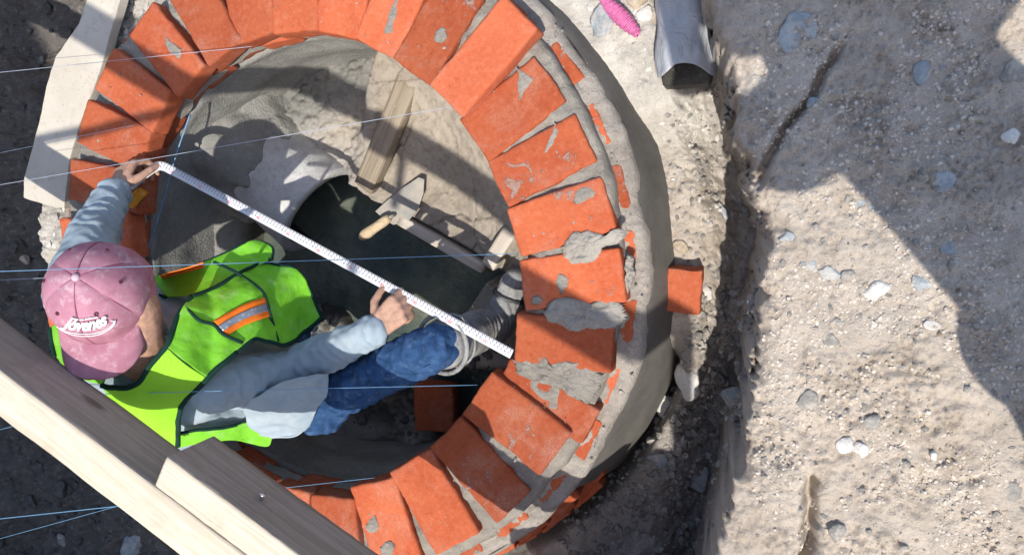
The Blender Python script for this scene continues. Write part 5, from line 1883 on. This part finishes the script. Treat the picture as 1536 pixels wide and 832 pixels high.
rubble("limestone_chips", scatter(500, (780, 1080), (-30, 340), -.2, 0.003, 0.014, 6, 4, lambda d, R, T, X, Y: (d < -0.05) & (R > 0.97)), MAT['stone_white'], "white limestone chips beside the upper render", "rubble", 16)
rubble("backfill_rubble", scatter(2400, (20, 330), (-40, 560), -.1, 0.003, 0.020, 7, 2.5, lambda d, R, T, X, Y: (R < 1.06) & (X < 0.1) & (R > 0.84)), MAT['stone_white'], "white and grey rubble packed outside the left bricks", "rubble", 17)
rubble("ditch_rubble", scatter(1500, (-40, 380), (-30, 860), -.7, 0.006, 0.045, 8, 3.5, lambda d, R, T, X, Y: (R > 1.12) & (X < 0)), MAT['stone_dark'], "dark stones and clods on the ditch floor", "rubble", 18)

# ================================================================== JUST OUTSIDE THE PICTURE: what throws the large shadows
# added brick pile, out of view, to shade the lower trench
stk = thing("shade_stack", "added stack of red bricks, unseen, shading the lower trench", "added brick stack", (1.03, -1.13, -0.388))
sm_me = brick_mesh("brick", 0.24, 0.118, 0.062, MAT['brick'], 91, 0.002, (6, 4, 3))
for r_ in range(13):
    for i in range(3):
        for j in range(4):
            o = link(bpy.data.objects.new("brick", sm_me), stk)
            if r_ % 2 == 0: o.location = (-0.245 + i * 0.245, -0.185 + j * 0.123, 0.035 + r_ * 0.064)
            else: o.location = (-0.245 + i * 0.245, -0.185 + j * 0.123 + 0.006, 0.035 + r_ * 0.064)
            o.rotation_euler = (0, 0, 0.02 * math.sin(r_ * 3 + i * 5 + j))

# black hose slung over the high rail: its thin curved shadow crosses the inner wall
V, F = tube_vf(spline([(-2.6, -1.3, 0.3), (-1.9, -0.95, 1.35), (-0.9, -0.62, 1.92), (-0.25, -0.52, 2.02), (0.02, -0.49, 2.05), (0.083, -0.463, 2.05), (0.151, -0.468, 2.05), (0.203, -0.508, 2.05), (0.289, -0.548, 2.05), (0.382, -0.60, 2.05), (0.50, -0.625, 2.05), (0.59, -0.68, 2.05), (0.585, -0.80, 2.05), (0.56, -0.93, 2.05)], 140), 0.015, 8)
tag(obj("hose", V, F, MAT['dark_rubber']), "thin black hose slung over the high rail above the picture", "hose")

# added building, out of view, that shades the left ditch
hs = thing("shade_house", "added cream building, unseen, shading the ditch from beyond the lower left", "shade_house", (-3.2, -4.6, -0.1))
V, F = box_vf(5.2, 5.6, 6.4, 0.02, (4, 4, 4))
o = link(bpy.data.objects.new("wall", mesh_from("wall", V, F, MAT['wall_paint'], False)), hs); o.location = (0, 0, 3.0)
V, F = box_vf(5.4, 5.8, 0.18, 0.02, (3, 3, 3))
o = link(bpy.data.objects.new("roof", mesh_from("roof", V, F, MAT['concrete'], False)), hs); o.location = (0, 0, 6.3)
for x_ in (-1.3, 1.1):
    V, F = box_vf(1.2, 0.08, 1.2, 0.01, (2, 2, 2))
    wd_ = link(bpy.data.objects.new("window", mesh_from("window", V, F, MAT['pale_wood'], False)), hs); wd_.location = (x_, 2.82, 4.4)
    V, F = box_vf(1.05, 0.02, 1.05, 0.005, (2, 2, 2))
    o = link(bpy.data.objects.new("pane", mesh_from("pane", V, F, MAT['dark_rubber'], False)), wd_); o.location = (0, 0.045, 0)
V, F = box_vf(0.95, 0.08, 2.1, 0.01, (2, 2, 2))
o = link(bpy.data.objects.new("door", mesh_from("door", V, F, MAT['old_wood'], False)), hs); o.location = (0.2, 2.82, 1.35)

# the person taking the photograph, on the bank at the right
ph = thing("person", "person standing on the bank at right holding a phone over the pit", "person", (1.90, -0.40, 0.15))
fo = vec(1.90, -0.40, 0.15)
hp_ = fo + vec(-0.03, 0.03, 0.86); shd = vec(1.59, -0.13, 1.44)
hd = vec(1.42, -0.06, 1.60)
L_ = vec(-0.4, -0.9, 0).normalized() * 0.19
lap = vec(-0.62, 0.60, 0).normalized()
side = vec(lap.y, -lap.x, 0) * 0.19
phone_c = vec(1.19, 0.215, 1.725)
pb = [capsule_vf(hp_, shd, 0.15, 0.14), capsule_vf(shd - side, shd + side, 0.075, 0.075), capsule_vf(shd, hd, 0.06, 0.055),
      ellipsoid_vf(hd + vec(0, 0, 0.03), 0.085, 0.095, 0.115)]
hat_v, hat_f = join_vf([tube_vf([hd + vec(0, 0, 0.085), hd + vec(0, 0, 0.092), hd + vec(0, 0, 0.10)], [0.17, 0.165, 0.12], 28), ellipsoid_vf(hd + vec(0, 0, 0.10), 0.105, 0.11, 0.09)])
obj("shadow_hat", hat_v, hat_f, MAT['pale_wood'], ph)  # hat added to the unseen figure to widen its shadow
trs = []
for sgn in (-1, 1):
    s_ = side * sgn
    el = shd + s_ * 1.3 + lap * 0.20 + vec(0, 0, -0.19)
    wr = phone_c + side * 0.36 * sgn - lap * 0.12 + vec(0, 0, 0.02)
    pb += [capsule_vf(shd + s_, el, 0.055, 0.045), capsule_vf(el, wr, 0.045, 0.03)]
    hnd = hand(wr, phone_c + side * 0.1 * sgn - wr, (0, 0, 1), sgn, (0.7, 0.8, 0.8, 0.9), ((0.2, 0.9, 0.2), (0, 1, 0.1), (0, 1, 0)))
    pb += hnd
    trs += [capsule_vf(hp_ + s_ * 0.5, fo + s_ * 0.55 + vec(0, 0, 0.48), 0.10, 0.075), capsule_vf(fo + s_ * 0.55 + vec(0, 0, 0.48), fo + s_ * 0.6 + vec(0, 0, 0.1), 0.072, 0.055)]
    pb += [capsule_vf(fo + s_ * 0.6 + vec(0, 0, 0.06), fo + s_ * 0.6 + lap * 0.16 + vec(0, 0, 0.04), 0.045, 0.04)]
fuse("body", pb + trs, MAT['skin'], ph, 0.012, 3)
trs.append(capsule_vf(hp_ - side * 0.4, hp_ + side * 0.4, 0.16, 0.16))
fuse("trousers", [capsule_vf(Vector((0, 0, 0)) + fo + side * 0.5 * g + vec(0, 0, 0.85), fo + side * 0.57 * g + vec(0, 0, 0.14), 0.115, 0.075) for g in (-1, 1)] + [capsule_vf(hp_ - side * 0.4, hp_ + side * 0.4, 0.15, 0.15)], MAT['jeans'], ph, 0.012, 3)
fuse("shirt", [capsule_vf(hp_ + vec(0, 0, 0.02), shd, 0.17, 0.17), capsule_vf(shd - side, shd + side, 0.105, 0.105), capsule_vf(shd, shd + lap * 0.12 + vec(0, 0, -0.1), 0.12, 0.13)] + [capsule_vf(shd + side * g, shd + side * 1.3 * g + lap * 0.20 + vec(0, 0, -0.19), 0.072, 0.06) for g in (-1, 1)], MAT['shirt'], ph, 0.012, 3)
pn = thing("phone", "dark phone held flat above the pit by the person on the bank", "phone", tuple(phone_c))
V, F = box_vf(0.155, 0.075, 0.009, 0.003, (8, 6, 3))
o = link(bpy.data.objects.new("phone_body", mesh_from("phone_body", V, F, MAT['black_plastic'])), pn); o.rotation_euler = (0, 0, math.atan2(lap.y, lap.x) + 1.57)
